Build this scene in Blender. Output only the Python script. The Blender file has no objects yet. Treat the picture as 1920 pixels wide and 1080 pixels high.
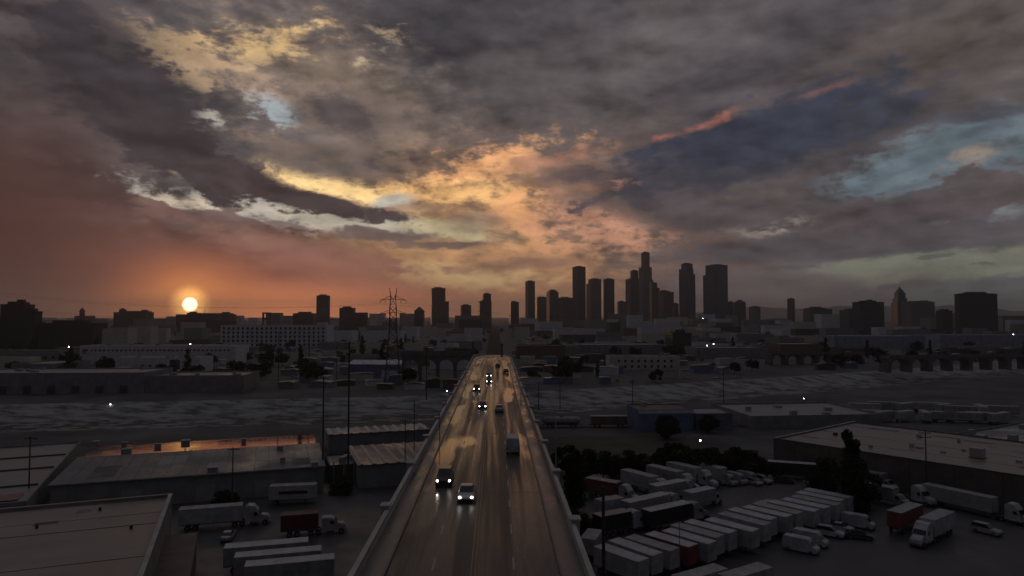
import bpy, bmesh, math, random
from mathutils import Vector, Matrix

R = math.radians
random.seed(11)
scene = bpy.context.scene
COL = scene.collection

# ------------------------------------------------------------------ camera
FPX = 1280.0                      # focal length in pixels of the 1920 px wide photograph (24 mm)
HOR = 592.0                       # row of the horizon in the photograph
PITCH = math.atan((HOR - 540.0) / FPX)
CAMZ = 40.0
cam_data = bpy.data.cameras.new('camera')
cam_data.lens = 24.0
cam_data.sensor_width = 36.0
cam_data.clip_start = 0.5
cam_data.clip_end = 40000.0
cam = bpy.data.objects.new('camera', cam_data)
COL.objects.link(cam)
cam.location = (0, 0, CAMZ)
cam.rotation_euler = (math.pi / 2 + PITCH, 0, 0)
scene.camera = cam

# ------------------------------------------------------------------ exposure
scene.view_settings.view_transform = 'Standard'
scene.view_settings.look = 'None'
scene.view_settings.exposure = 0.0
scene.view_settings.gamma = 1.0
scene.view_settings.use_curve_mapping = False
scene.render.engine = 'CYCLES'
scene.cycles.use_denoising = True
scene.cycles.max_bounces = 5
scene.cycles.diffuse_bounces = 2
scene.cycles.glossy_bounces = 3
scene.cycles.volume_bounces = 0
scene.cycles.sample_clamp_indirect = 4.0
scene.cycles.use_light_tree = True


def ray(x, y):
    """direction of a photograph pixel, in the world"""
    dx = (x - 960.0) / FPX
    dy = (540.0 - y) / FPX
    c, s = math.cos(PITCH), math.sin(PITCH)
    return Vector((dx, c - dy * s, s + dy * c))


def on_plane(x, y, z=0.0):
    d = ray(x, y)
    t = (z - CAMZ) / d.z
    return Vector((d.x * t, d.y * t, z))


def at_depth(x, y, depth):
    d = ray(x, y)
    t = depth / d.y
    return Vector((d.x * t, depth, CAMZ + d.z * t))


def lin(c):
    c = c / 255.0
    return c / 12.92 if c <= 0.04045 else ((c + 0.055) / 1.055) ** 2.4


def rgb(r, g, b):
    return (lin(r), lin(g), lin(b), 1.0)


# ------------------------------------------------------------------ sky
SUN_DIR = ray(356, 571).normalized()
SUN_AZ = math.atan2(SUN_DIR.x, SUN_DIR.y)      # from +Y towards +X
SUN_EL = math.asin(SUN_DIR.z)

world = bpy.data.worlds.new('World')
scene.world = world
world.use_nodes = True
wt = world.node_tree
wt.nodes.clear()


def WN(kind, **kw):
    n = wt.nodes.new(kind)
    for k, v in kw.items():
        setattr(n, k, v)
    return n


def wl(a, b):
    wt.links.new(a, b)


def wset(sock, v):
    if isinstance(v, bpy.types.NodeSocket):
        wl(v, sock)
    else:
        sock.default_value = v


def wmath(op, a, b=0.0, c=0.0, clamp=False):
    n = WN('ShaderNodeMath', operation=op, use_clamp=clamp)
    wset(n.inputs[0], a)
    wset(n.inputs[1], b)
    wset(n.inputs[2], c)
    return n.outputs[0]


def wmix(fac, a, b, blend='MIX'):
    n = WN('ShaderNodeMix', data_type='RGBA', blend_type=blend)
    wset(n.inputs[0], fac)
    wset(n.inputs[6], a)
    wset(n.inputs[7], b)
    return n.outputs[2]


def wrange(v, a, b, c=0.0, d=1.0, smooth=True):
    n = WN('ShaderNodeMapRange', interpolation_type='SMOOTHSTEP' if smooth else 'LINEAR', clamp=True)
    wset(n.inputs['Value'], v)
    n.inputs['From Min'].default_value = a
    n.inputs['From Max'].default_value = b
    wset(n.inputs['To Min'], c)
    wset(n.inputs['To Max'], d)
    return n.outputs[0]


tc = WN('ShaderNodeTexCoord')
DIR = tc.outputs['Generated']
sep = WN('ShaderNodeSeparateXYZ')
wl(DIR, sep.inputs[0])
dx_, dy_, dz_ = sep.outputs
az = wmath('MULTIPLY', wmath('ARCTAN2', dx_, dy_), 180 / math.pi)
el = wmath('MULTIPLY', wmath('ARCSINE', dz_), 180 / math.pi)
comb = WN('ShaderNodeCombineXYZ')
wl(az, comb.inputs[0])
wl(el, comb.inputs[1])

# noise fields: one on the direction (stretched sideways), one on the plane of the cloud deck
mp = WN('ShaderNodeMapping')
mp.inputs['Scale'].default_value = (1.0, 1.0, 2.3)
wl(DIR, mp.inputs[0])
n_warp = WN('ShaderNodeTexNoise')
n_warp.inputs['Scale'].default_value = 8.0
n_warp.inputs['Detail'].default_value = 8.0
n_warp.inputs['Roughness'].default_value = 0.66
wl(mp.outputs[0], n_warp.inputs['Vector'])
n_edge = WN('ShaderNodeTexNoise')
n_edge.inputs['Scale'].default_value = 32.0
n_edge.inputs['Detail'].default_value = 7.0
n_edge.inputs['Roughness'].default_value = 0.66
n_edge.inputs['Distortion'].default_value = 0.1
wl(mp.outputs[0], n_edge.inputs['Vector'])
EDGE_RAW = n_edge.outputs['Fac']
EDGE = wrange(EDGE_RAW, 0.27, 0.73, smooth=False)
n_puff = WN('ShaderNodeTexNoise')
n_puff.inputs['Scale'].default_value = 14.0
n_puff.inputs['Detail'].default_value = 6.0
n_puff.inputs['Roughness'].default_value = 0.62
n_puff.inputs['Distortion'].default_value = 0.15
mp2 = WN('ShaderNodeMapping')
mp2.inputs['Location'].default_value = (3.1, 1.7, 0.4)
mp2.inputs['Scale'].default_value = (1.0, 1.0, 2.0)
wl(DIR, mp2.inputs[0])
wl(mp2.outputs[0], n_puff.inputs['Vector'])
pair = []
for off in (0.0, 1.0):                # clouds are lit on the side of the sun
    nr = WN('ShaderNodeTexNoise')
    nr.inputs['Scale'].default_value = 11.0
    nr.inputs['Roughness'].default_value = 0.5
    nr.inputs['Detail'].default_value = 3.0
    mr_ = WN('ShaderNodeMapping')
    mr_.inputs['Location'].default_value = (1.3 - 0.010 * off, 5.7, 2.2 - 0.024 * off)
    mr_.inputs['Scale'].default_value = (1.0, 1.0, 2.2)
    wl(DIR, mr_.inputs[0])
    wl(mr_.outputs[0], nr.inputs['Vector'])
    pair.append(nr.outputs['Fac'])
RELIEF = wmath('SUBTRACT', pair[0], pair[1])
PUFF = wrange(n_puff.outputs['Fac'], 0.3, 0.7, smooth=False)
MIXED = wrange(wmath('ADD', wmath('MULTIPLY', EDGE, 0.45), wmath('MULTIPLY', PUFF, 0.55)), 0.2, 0.8, smooth=False)

zz = wmath('ADD', wmath('MAXIMUM', dz_, 0.0), 0.10)
plane = WN('ShaderNodeCombineXYZ')
wl(wmath('DIVIDE', dx_, zz), plane.inputs[0])
wl(wmath('DIVIDE', dy_, zz), plane.inputs[1])
n_plane = WN('ShaderNodeTexNoise')
n_plane.inputs['Scale'].default_value = 1.5
n_plane.inputs['Detail'].default_value = 9.0
n_plane.inputs['Roughness'].default_value = 0.5
n_plane.inputs['Distortion'].default_value = 0.25
mpp = WN('ShaderNodeMapping')
mpp.inputs['Rotation'].default_value = (0, 0, R(28))
mpp.inputs['Scale'].default_value = (1.0, 0.62, 1.0)
wl(plane.outputs[0], mpp.inputs[0])
wl(mpp.outputs[0], n_plane.inputs['Vector'])
PLANE = wrange(n_plane.outputs['Fac'], 0.28, 0.72, smooth=False)

# warped azimuth and elevation
wv = WN('ShaderNodeVectorMath', operation='SUBTRACT')
wl(n_warp.outputs['Color'], wv.inputs[0])
wv.inputs[1].default_value = (0.5, 0.5, 0.5)
wv2 = WN('ShaderNodeVectorMath', operation='MULTIPLY')
wl(wv.outputs[0], wv2.inputs[0])
wv2.inputs[1].default_value = (3.6, 1.8, 0.0)
wv3 = WN('ShaderNodeVectorMath', operation='ADD')
wl(comb.outputs[0], wv3.inputs[0])
wl(wv2.outputs[0], wv3.inputs[1])
WARPED = wv3.outputs[0]
STRAIGHT = comb.outputs[0]

# clear sky behind the clouds
nishita = WN('ShaderNodeTexSky', sky_type='NISHITA', sun_disc=False)
nishita.sun_elevation = SUN_EL
nishita.sun_rotation = SUN_AZ
nishita.altitude = 100
nishita.air_density = 1.6
nishita.dust_density = 3.0
nishita.ozone_density = 1.5
scl = WN('ShaderNodeVectorMath', operation='SCALE')
wl(nishita.outputs[0], scl.inputs[0])
scl.inputs['Scale'].default_value = 0.12
CLEAR = scl.outputs[0]


def clear(r, g, b, k=0.8):
    return wmix(k, CLEAR, rgb(r, g, b))


PATCHES = 0


def patch(col, x, y, rx, ry, rot, tint, opacity=1.0, soft=0.45, ragged=1.0, warp=True, coarse=False):
    """one cloud mass, gap or wash of light in the sky, centred on a direction given by its photograph pixel"""
    d = ray(x, y).normalized()
    a = math.degrees(math.atan2(d.x, d.y))
    e = math.degrees(math.asin(d.z))
    c = math.cos(R(a))
    global WARPED, STRAIGHT, PATCHES
    PATCHES += 1
    if PATCHES % 8 == 0:                 # keeps the evaluation in order, so the node stack stays small
        both = []
        for v in (WARPED, STRAIGHT):
            k = WN('ShaderNodeVectorMath', operation='MULTIPLY_ADD')
            wl(col, k.inputs[0])
            k.inputs[1].default_value = (1e-9, 1e-9, 1e-9)
            wl(v, k.inputs[2])
            both.append(k.outputs[0])
        WARPED, STRAIGHT = both
    m = WN('ShaderNodeMapping', vector_type='TEXTURE')
    wl(WARPED if warp else STRAIGHT, m.inputs[0])
    m.inputs['Location'].default_value = (a, e, 0)
    m.inputs['Rotation'].default_value = (0, 0, R(-rot))
    m.inputs['Scale'].default_value = (rx * 0.0448 * c * c, ry * 0.0448 * c, 1)
    ln = WN('ShaderNodeVectorMath', operation='LENGTH')
    wl(m.outputs[0], ln.inputs[0])
    t = wmath('MULTIPLY_ADD', MIXED if not coarse else PLANE, ragged, wmath('SUBTRACT', 1.0 - 0.5 * ragged, ln.outputs['Value']))
    f = wrange(t, 0.0, soft, 0.0, opacity)
    if isinstance(tint, tuple):
        tint = rgb(*tint)
    return wmix(f, col, tint)


# the overcast deck that goes all round, then the washes, gaps and banks of cloud of the western sky
S = wmix(wrange(PLANE, 0.0, 1.0), rgb(69, 67, 71), rgb(100, 94, 95))
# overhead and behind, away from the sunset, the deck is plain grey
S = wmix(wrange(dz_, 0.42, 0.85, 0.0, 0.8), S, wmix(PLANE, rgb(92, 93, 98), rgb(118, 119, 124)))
# broad washes of light
S = patch(S, 30, 380, 420, 380, 0, (78, 64, 61), 0.95, 0.9, 0.1)
S = patch(S, 1000, 400, 620, 240, 0, (120, 100, 88), 0.85, 1.0, 0.25)
S = patch(S, 400, 570, 700, 240, 6, (124, 86, 75), 0.95, 1.0, 0.1)
S = patch(S, 950, 560, 420, 120, 0, (160, 122, 95), 0.95, 0.9, 0.15)
S = patch(S, 1780, 550, 600, 130, 0, (98, 98, 98), 0.95, 0.6, 0.1)
S = patch(S, 1330, 545, 190, 150, 0, (112, 92, 87), 0.9, 0.9, 0.15)
S = patch(S, 600, 160, 380, 190, 15, (124, 111, 101), 0.95, 0.9, 0.6)
S = patch(S, 1000, 150, 340, 140, -8, (90, 85, 86), 0.8, 0.9, 0.5, coarse=True)
S = patch(S, 1750, 110, 450, 140, -5, (92, 84, 80), 0.85, 0.9, 0.4, coarse=True)
# golden cloud in the middle
S = patch(S, 850, 375, 400, 130, -6, (152, 122, 96), 0.9, 1.1, 0.5)
S = patch(S, 820, 470, 360, 110, 0, (176, 144, 106), 0.8, 1.2, 0.4)
S = patch(S, 890, 312, 200, 38, -16, (206, 158, 116), 0.9, 0.9, 1.3)
S = patch(S, 640, 352, 230, 36, 8, (224, 194, 142), 0.95, 0.8, 1.1)
S = patch(S, 860, 362, 230, 40, 2, (222, 180, 126), 0.85, 1.0, 1.2)
S = patch(S, 980, 400, 100, 76, 40, (212, 162, 114), 0.9, 1.0, 1.3)
S = patch(S, 1090, 425, 190, 74, 10, (178, 136, 114), 0.85, 1.0, 1.6)
S = patch(S, 1000, 490, 280, 60, 3, (172, 132, 100), 0.85, 1.2, 0.9)
# openings: sky seen through the deck
S = patch(S, 505, 392, 290, 36, 7, clear(160, 168, 166), 1.0, 0.5, 0.9)
S = patch(S, 360, 378, 110, 20, 6, clear(190, 186, 170), 0.8, 0.8, 0.7)
S = patch(S, 660, 416, 230, 28, 5, clear(170, 172, 162), 0.95, 0.4, 0.7)
S = patch(S, 840, 430, 140, 30, 8, clear(178, 170, 142), 0.9, 0.7, 0.9)
S = patch(S, 745, 378, 70, 20, -8, clear(156, 164, 162), 0.85, 0.6, 0.9)
S = patch(S, 505, 206, 70, 38, 25, clear(152, 164, 170), 1.0, 0.8, 1.5)
S = patch(S, 395, 216, 40, 22, 20, clear(172, 172, 164), 0.95, 0.8, 1.4)
S = patch(S, 268, 303, 24, 14, 20, (182, 156, 132), 0.8, 0.8, 1.2)
S = patch(S, 318, 323, 30, 9, 20, (182, 156, 132), 0.8, 0.8, 1.2)
S = patch(S, 800, 512, 290, 32, 4, clear(184, 166, 126, 0.9), 0.9, 0.7, 0.4)
S = patch(S, 1780, 300, 320, 84, -16, clear(99, 110, 117, 0.95), 1.0, 0.6, 0.8)
S = patch(S, 1680, 325, 130, 9, -20, (92, 98, 106), 0.6, 0.9, 1.0)
S = patch(S, 1720, 345, 90, 10, -14, (88, 92, 98), 0.6, 0.9, 1.0)
S = patch(S, 1840, 250, 90, 12, -12, (86, 90, 98), 0.6, 0.9, 1.0)
S = patch(S, 1470, 420, 150, 26, -4, clear(156, 146, 136, 0.9), 0.95, 0.6, 1.1)
S = patch(S, 1800, 418, 180, 24, -6, clear(116, 122, 124, 0.9), 0.9, 0.6, 1.0)
S = patch(S, 1740, 504, 390, 36, -4, clear(120, 121, 110, 0.95), 0.95, 0.4, 0.4)
S = patch(S, 1840, 288, 90, 26, -18, (130, 119, 110), 0.85, 1.0, 1.3)
# lit edges high on the left
S = patch(S, 320, 108, 120, 60, 12, (178, 154, 122), 0.8, 1.1, 1.9)
S = patch(S, 500, 84, 180, 44, -16, (190, 163, 122), 0.85, 1.1, 2.0)
S = patch(S, 720, 70, 64, 46, -35, (172, 155, 130), 0.8, 1.1, 2.0)
S = patch(S, 470, 150, 210, 44, 5, (150, 130, 113), 0.7, 1.1, 1.8)
S = patch(S, 560, 275, 140, 28, 10, (156, 132, 114), 0.7, 1.1, 1.8)
# banks of darker cloud
S = patch(S, 110, 50, 330, 130, 10, (82, 74, 74), 0.9, 0.9, 0.5)
S = patch(S, 235, 175, 280, 92, 36, (66, 61, 65), 1.0, 0.4, 0.9)
S = patch(S, 330, 285, 220, 74, 22, (66, 60, 63), 1.0, 0.35, 0.85)
S = patch(S, 470, 345, 160, 36, 18, (70, 62, 64), 1.0, 0.35, 0.9)
S = patch(S, 610, 382, 200, 20, 8, (75, 66, 67), 1.0, 0.4, 0.9)
S = patch(S, 640, 208, 125, 58, 5, (84, 77, 78), 0.95, 0.7, 1.1)
S = patch(S, 610, 295, 200, 46, 8, (102, 93, 88), 0.9, 0.7, 1.1)
S = patch(S, 240, 440, 260, 48, 12, (102, 79, 75), 1.0, 0.35, 0.6)
S = patch(S, 440, 440, 160, 36, 10, (104, 86, 82), 0.95, 0.4, 0.9)
S = patch(S, 560, 476, 290, 44, 9, (120, 95, 87), 0.95, 0.5, 0.8)
S = patch(S, 720, 438, 130, 14, 2, (106, 94, 91), 0.95, 0.4, 0.9)
S = patch(S, 830, 458, 110, 12, 0, (106, 93, 88), 0.95, 0.4, 0.9)
S = patch(S, 890, 415, 90, 26, 0, (132, 115, 101), 0.85, 0.8, 0.9)
S = patch(S, 690, 550, 230, 36, 5, (134, 100, 90), 0.85, 0.8, 0.3)
S = patch(S, 960, 498, 150, 15, -4, (126, 102, 90), 0.8, 0.7, 1.0)
S = patch(S, 1400, 270, 380, 86, -14, (60, 63, 74), 1.0, 0.45, 0.6)
S = patch(S, 1640, 214, 110, 42, -20, (67, 69, 78), 0.9, 0.6, 0.6)
S = patch(S, 1850, 215, 130, 20, 0, (74, 74, 80), 0.85, 0.6, 0.8)
S = patch(S, 1260, 345, 270, 60, -4, (70, 68, 75), 0.95, 0.7, 1.0)
S = patch(S, 1360, 400, 250, 50, 4, (84, 77, 80), 0.95, 0.6, 0.9)
S = patch(S, 1640, 402, 260, 36, -3, (84, 77, 79), 1.0, 0.35, 1.0)
S = patch(S, 1850, 348, 110, 44, 8, (85, 78, 78), 0.95, 0.4, 1.1)
S = patch(S, 1560, 458, 420, 34, -3, (86, 81, 84), 1.0, 0.35, 0.6)
S = patch(S, 1430, 552, 260, 56, 4, (98, 90, 91), 0.95, 0.4, 0.4)
S = patch(S, 1690, 545, 120, 22, -24, (88, 82, 83), 0.9, 0.5, 0.7)
S = patch(S, 1860, 568, 380, 44, 0, (96, 98, 98), 0.9, 0.8, 0.2)
S = patch(S, 1100, 330, 110, 26, 0, (88, 78, 79), 0.85, 0.8, 1.4)
S = patch(S, 1000, 345, 70, 16, 5, (106, 87, 81), 0.8, 0.8, 1.3)
S = patch(S, 1740, 484, 50, 7, -6, (92, 92, 88), 0.8, 0.5, 0.8)
S = patch(S, 1830, 498, 34, 5, -4, (92, 92, 88), 0.8, 0.5, 0.8)
# shreds of cloud drifting before the openings
S = patch(S, 300, 388, 60, 12, 14, (112, 90, 84), 0.9, 0.4, 1.3)
S = patch(S, 425, 408, 70, 13, 10, (108, 92, 88), 0.9, 0.4, 1.4)
S = patch(S, 545, 420, 60, 10, 8, (112, 98, 92), 0.85, 0.4, 1.4)
S = patch(S, 790, 385, 60, 12, -4, (150, 126, 104), 0.8, 0.5, 1.3)
S = patch(S, 1560, 425, 80, 10, -4, (92, 84, 84), 0.85, 0.4, 1.4)
S = patch(S, 1700, 372, 90, 14, -8, (84, 80, 82), 0.9, 0.4, 1.4)
# rose coloured rims
S = patch(S, 1335, 226, 165, 12, -15, (152, 106, 92), 0.8, 1.3, 1.3)
S = patch(S, 1545, 170, 120, 10, -12, (122, 94, 88), 0.6, 1.3, 1.3)
S = patch(S, 1110, 354, 80, 18, -8, (158, 118, 100), 0.8, 1.1, 1.8)
S = patch(S, 1050, 292, 140, 20, -12, (138, 106, 93), 0.75, 1.1, 1.8)
# a little more contrast between lit and shaded cloud
gm = WN('ShaderNodeGamma')
wl(S, gm.inputs[0])
gm.inputs[1].default_value = 1.22
sg = WN('ShaderNodeVectorMath', operation='SCALE')
wl(gm.outputs[0], sg.inputs[0])
sg.inputs['Scale'].default_value = 1.62
S = sg.outputs[0]
# fine texture over everything, fading out in the rain haze low on the left
RELIEF_GAIN = wmath('MULTIPLY', wrange(el, 1.0, 7.0, 0.35, 1.0), 1.7)
TEX = wmath('ADD', wmath('MULTIPLY', MIXED, 0.34), wmath('MULTIPLY', PLANE, 0.30))
TEX = wmath('ADD', wmath('MULTIPLY_ADD', RELIEF, RELIEF_GAIN, TEX), 0.71)
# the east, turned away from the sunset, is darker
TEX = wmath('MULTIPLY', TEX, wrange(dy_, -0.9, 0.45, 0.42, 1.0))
tx = WN('ShaderNodeVectorMath', operation='SCALE')
wl(S, tx.inputs[0])
wl(TEX, tx.inputs['Scale'])
S = tx.outputs[0]
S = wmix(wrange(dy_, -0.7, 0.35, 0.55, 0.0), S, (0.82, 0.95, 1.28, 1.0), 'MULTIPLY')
# veil of rain low on the left
S = patch(S, -20, 440, 520, 300, 12, (84, 61, 58), 0.8, 1.1, 0.1, warp=False)
S = patch(S, 340, 540, 480, 140, 10, (134, 80, 69), 0.65, 1.2, 0.1, warp=False)
# glow round the sun, through the rain haze at the horizon
S = patch(S, 560, 590, 640, 190, 0, (186, 106, 80), 0.75, 1.1, 0.05, warp=False)
GH = WN('ShaderNodeRGB')
GH.outputs[0].default_value = (2.0, 0.60, 0.20, 1)
S = patch(S, 520, 594, 480, 84, 0, GH.outputs[0], 0.8, 1.1, 0.05, warp=False)
S = patch(S, 356, 574, 210, 130, 0, (255, 150, 84), 0.8, 1.1, 0.0, warp=False)
GL = WN('ShaderNodeRGB')
GL.outputs[0].default_value = (4.0, 1.9, 0.5, 1)
S = patch(S, -90, 480, 520, 320, 0, (76, 47, 44), 0.92, 0.9, 0.05, warp=False)
GM = WN('ShaderNodeRGB')
GM.outputs[0].default_value = (1.25, 0.46, 0.13, 1)
S = patch(S, 356, 571, 105, 80, 0, GM.outputs[0], 0.75, 1.1, 0.0, warp=False)
S = patch(S, 356, 571, 46, 42, 0, GL.outputs[0], 0.95, 0.9, 0.0, warp=False)
# the disc itself
dt = WN('ShaderNodeVectorMath', operation='DOT_PRODUCT')
wl(DIR, dt.inputs[0])
dt.inputs[1].default_value = SUN_DIR
disc = wrange(dt.outputs['Value'], math.cos(R(0.60)), math.cos(R(0.36)))
S = wmix(disc, S, (9.0, 7.4, 4.6, 1.0))
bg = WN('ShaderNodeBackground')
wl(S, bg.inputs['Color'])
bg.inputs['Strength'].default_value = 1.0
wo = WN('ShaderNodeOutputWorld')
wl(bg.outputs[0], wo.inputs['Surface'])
world.cycles.sampling_method = 'MANUAL'
world.cycles.sample_map_resolution = 512

sun_data = bpy.data.lights.new('sun', 'SUN')
sun_data.energy = 0.2
sun_data.angle = R(0.6)
sun_data.color = (1.0, 0.5, 0.22)
sun = bpy.data.objects.new('sun', sun_data)
COL.objects.link(sun)
sun.rotation_euler = (-SUN_DIR).to_track_quat('-Z', 'Y').to_euler()


# ------------------------------------------------------------------ materials
MATS = {}


def pm(name, col, rough=0.8, var=0.25, scale=0.35, metal=0.0, spec=0.5, bump=0.0, stretch=(1, 1, 1), rvar=0.0, col2=None, lo=0.35, hi=0.65):
    """procedural paint / concrete / soil: base colour broken up by noise, optional patches of a second colour"""
    if name in MATS:
        return MATS[name]
    m = bpy.data.materials.new(name)
    m.use_nodes = True
    t = m.node_tree
    b = t.nodes['Principled BSDF']
    co = t.nodes.new('ShaderNodeTexCoord')
    mpn = t.nodes.new('ShaderNodeMapping')
    mpn.inputs['Scale'].default_value = stretch
    t.links.new(co.outputs['Object'], mpn.inputs[0])
    nz = t.nodes.new('ShaderNodeTexNoise')
    nz.inputs['Scale'].default_value = scale
    nz.inputs['Detail'].default_value = 5.0
    nz.inputs['Roughness'].default_value = 0.6
    t.links.new(mpn.outputs[0], nz.inputs['Vector'])
    mr = t.nodes.new('ShaderNodeMapRange')
    mr.inputs['From Min'].default_value = lo
    mr.inputs['From Max'].default_value = hi
    t.links.new(nz.outputs['Fac'], mr.inputs['Value'])
    mx = t.nodes.new('ShaderNodeMix')
    mx.data_type = 'RGBA'
    t.links.new(mr.outputs[0], mx.inputs[0])
    c2 = col2 if col2 else tuple(c * (1 + var) for c in col)
    c1 = col if col2 else tuple(c * (1 - var) for c in col)
    mx.inputs[6].default_value = (*c1, 1)
    mx.inputs[7].default_value = (*c2, 1)
    t.links.new(mx.outputs[2], b.inputs['Base Color'])
    b.inputs['Metallic'].default_value = metal
    b.inputs['Specular IOR Level'].default_value = spec
    b.inputs['Roughness'].default_value = rough
    if rvar:
        r2 = t.nodes.new('ShaderNodeMapRange')
        r2.inputs['From Min'].default_value = 0.35
        r2.inputs['From Max'].default_value = 0.65
        r2.inputs['To Min'].default_value = max(0.02, rough - rvar)
        r2.inputs['To Max'].default_value = min(1.0, rough + rvar)
        t.links.new(nz.outputs['Fac'], r2.inputs['Value'])
        t.links.new(r2.outputs[0], b.inputs['Roughness'])
    if bump:
        n2 = t.nodes.new('ShaderNodeTexNoise')
        n2.inputs['Scale'].default_value = 6.0
        n2.inputs['Detail'].default_value = 4.0
        t.links.new(co.outputs['Object'], n2.inputs['Vector'])
        bp = t.nodes.new('ShaderNodeBump')
        bp.inputs['Strength'].default_value = bump
        bp.inputs['Distance'].default_value = 0.05
        t.links.new(n2.outputs['Fac'], bp.inputs['Height'])
        t.links.new(bp.outputs[0], b.inputs['Normal'])
    MATS[name] = m
    return m


def facade(name, wall, glass, sx=3.4, sz=3.8, wx=0.62, wz=0.55, rough=0.75):
    """far facade: grid of window strips, too far away to tell the windows apart"""
    if name in MATS:
        return MATS[name]
    m = bpy.data.materials.new(name)
    m.use_nodes = True
    t = m.node_tree
    b = t.nodes['Principled BSDF']

    def mt(op, a, c=0.0):
        n = t.nodes.new('ShaderNodeMath')
        n.operation = op
        for i, v in enumerate((a, c)):
            if isinstance(v, bpy.types.NodeSocket):
                t.links.new(v, n.inputs[i])
            else:
                n.inputs[i].default_value = v
        return n.outputs[0]
    co = t.nodes.new('ShaderNodeTexCoord')
    p = t.nodes.new('ShaderNodeSeparateXYZ')
    t.links.new(co.outputs['Object'], p.inputs[0])
    q = t.nodes.new('ShaderNodeSeparateXYZ')
    t.links.new(co.outputs['Normal'], q.inputs[0])
    h = mt('ADD', mt('MULTIPLY', p.outputs[0], mt('ABSOLUTE', q.outputs[1])), mt('MULTIPLY', p.outputs[1], mt('ABSOLUTE', q.outputs[0])))
    fx = mt('LESS_THAN', mt('FRACT', mt('DIVIDE', h, sx)), wx)
    fz = mt('LESS_THAN', mt('FRACT', mt('DIVIDE', p.outputs[2], sz)), wz)
    side = mt('LESS_THAN', mt('ABSOLUTE', q.outputs[2]), 0.5)
    f = mt('MULTIPLY', mt('MULTIPLY', fx, fz), side)
    nz = t.nodes.new('ShaderNodeTexNoise')
    nz.inputs['Scale'].default_value = 0.05
    t.links.new(co.outputs['Object'], nz.inputs['Vector'])
    mx = t.nodes.new('ShaderNodeMix')
    mx.data_type = 'RGBA'
    t.links.new(f, mx.inputs[0])
    mx.inputs[6].default_value = (*wall, 1)
    mx.inputs[7].default_value = (*glass, 1)
    mx2 = t.nodes.new('ShaderNodeMix')
    mx2.data_type = 'RGBA'
    mx2.blend_type = 'MULTIPLY'
    t.links.new(mx.outputs[2], mx2.inputs[6])
    t.links.new(nz.outputs['Color'], mx2.inputs[7])
    mx2.inputs[0].default_value = 0.35
    t.links.new(mx2.outputs[2], b.inputs['Base Color'])
    rr = mt('SUBTRACT', rough, mt('MULTIPLY', f, rough - 0.28))
    t.links.new(rr, b.inputs['Roughness'])
    b.inputs['Specular IOR Level'].default_value = 0.3
    MATS[name] = m
    return m


def glow(name, col, strength):
    if name in MATS:
        return MATS[name]
    m = bpy.data.materials.new(name)
    m.use_nodes = True
    b = m.node_tree.nodes['Principled BSDF']
    b.inputs['Base Color'].default_value = (0.6, 0.6, 0.6, 1)
    b.inputs['Emission Color'].default_value = (*col, 1)
    b.inputs['Emission Strength'].default_value = strength
    MATS[name] = m
    return m


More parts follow.
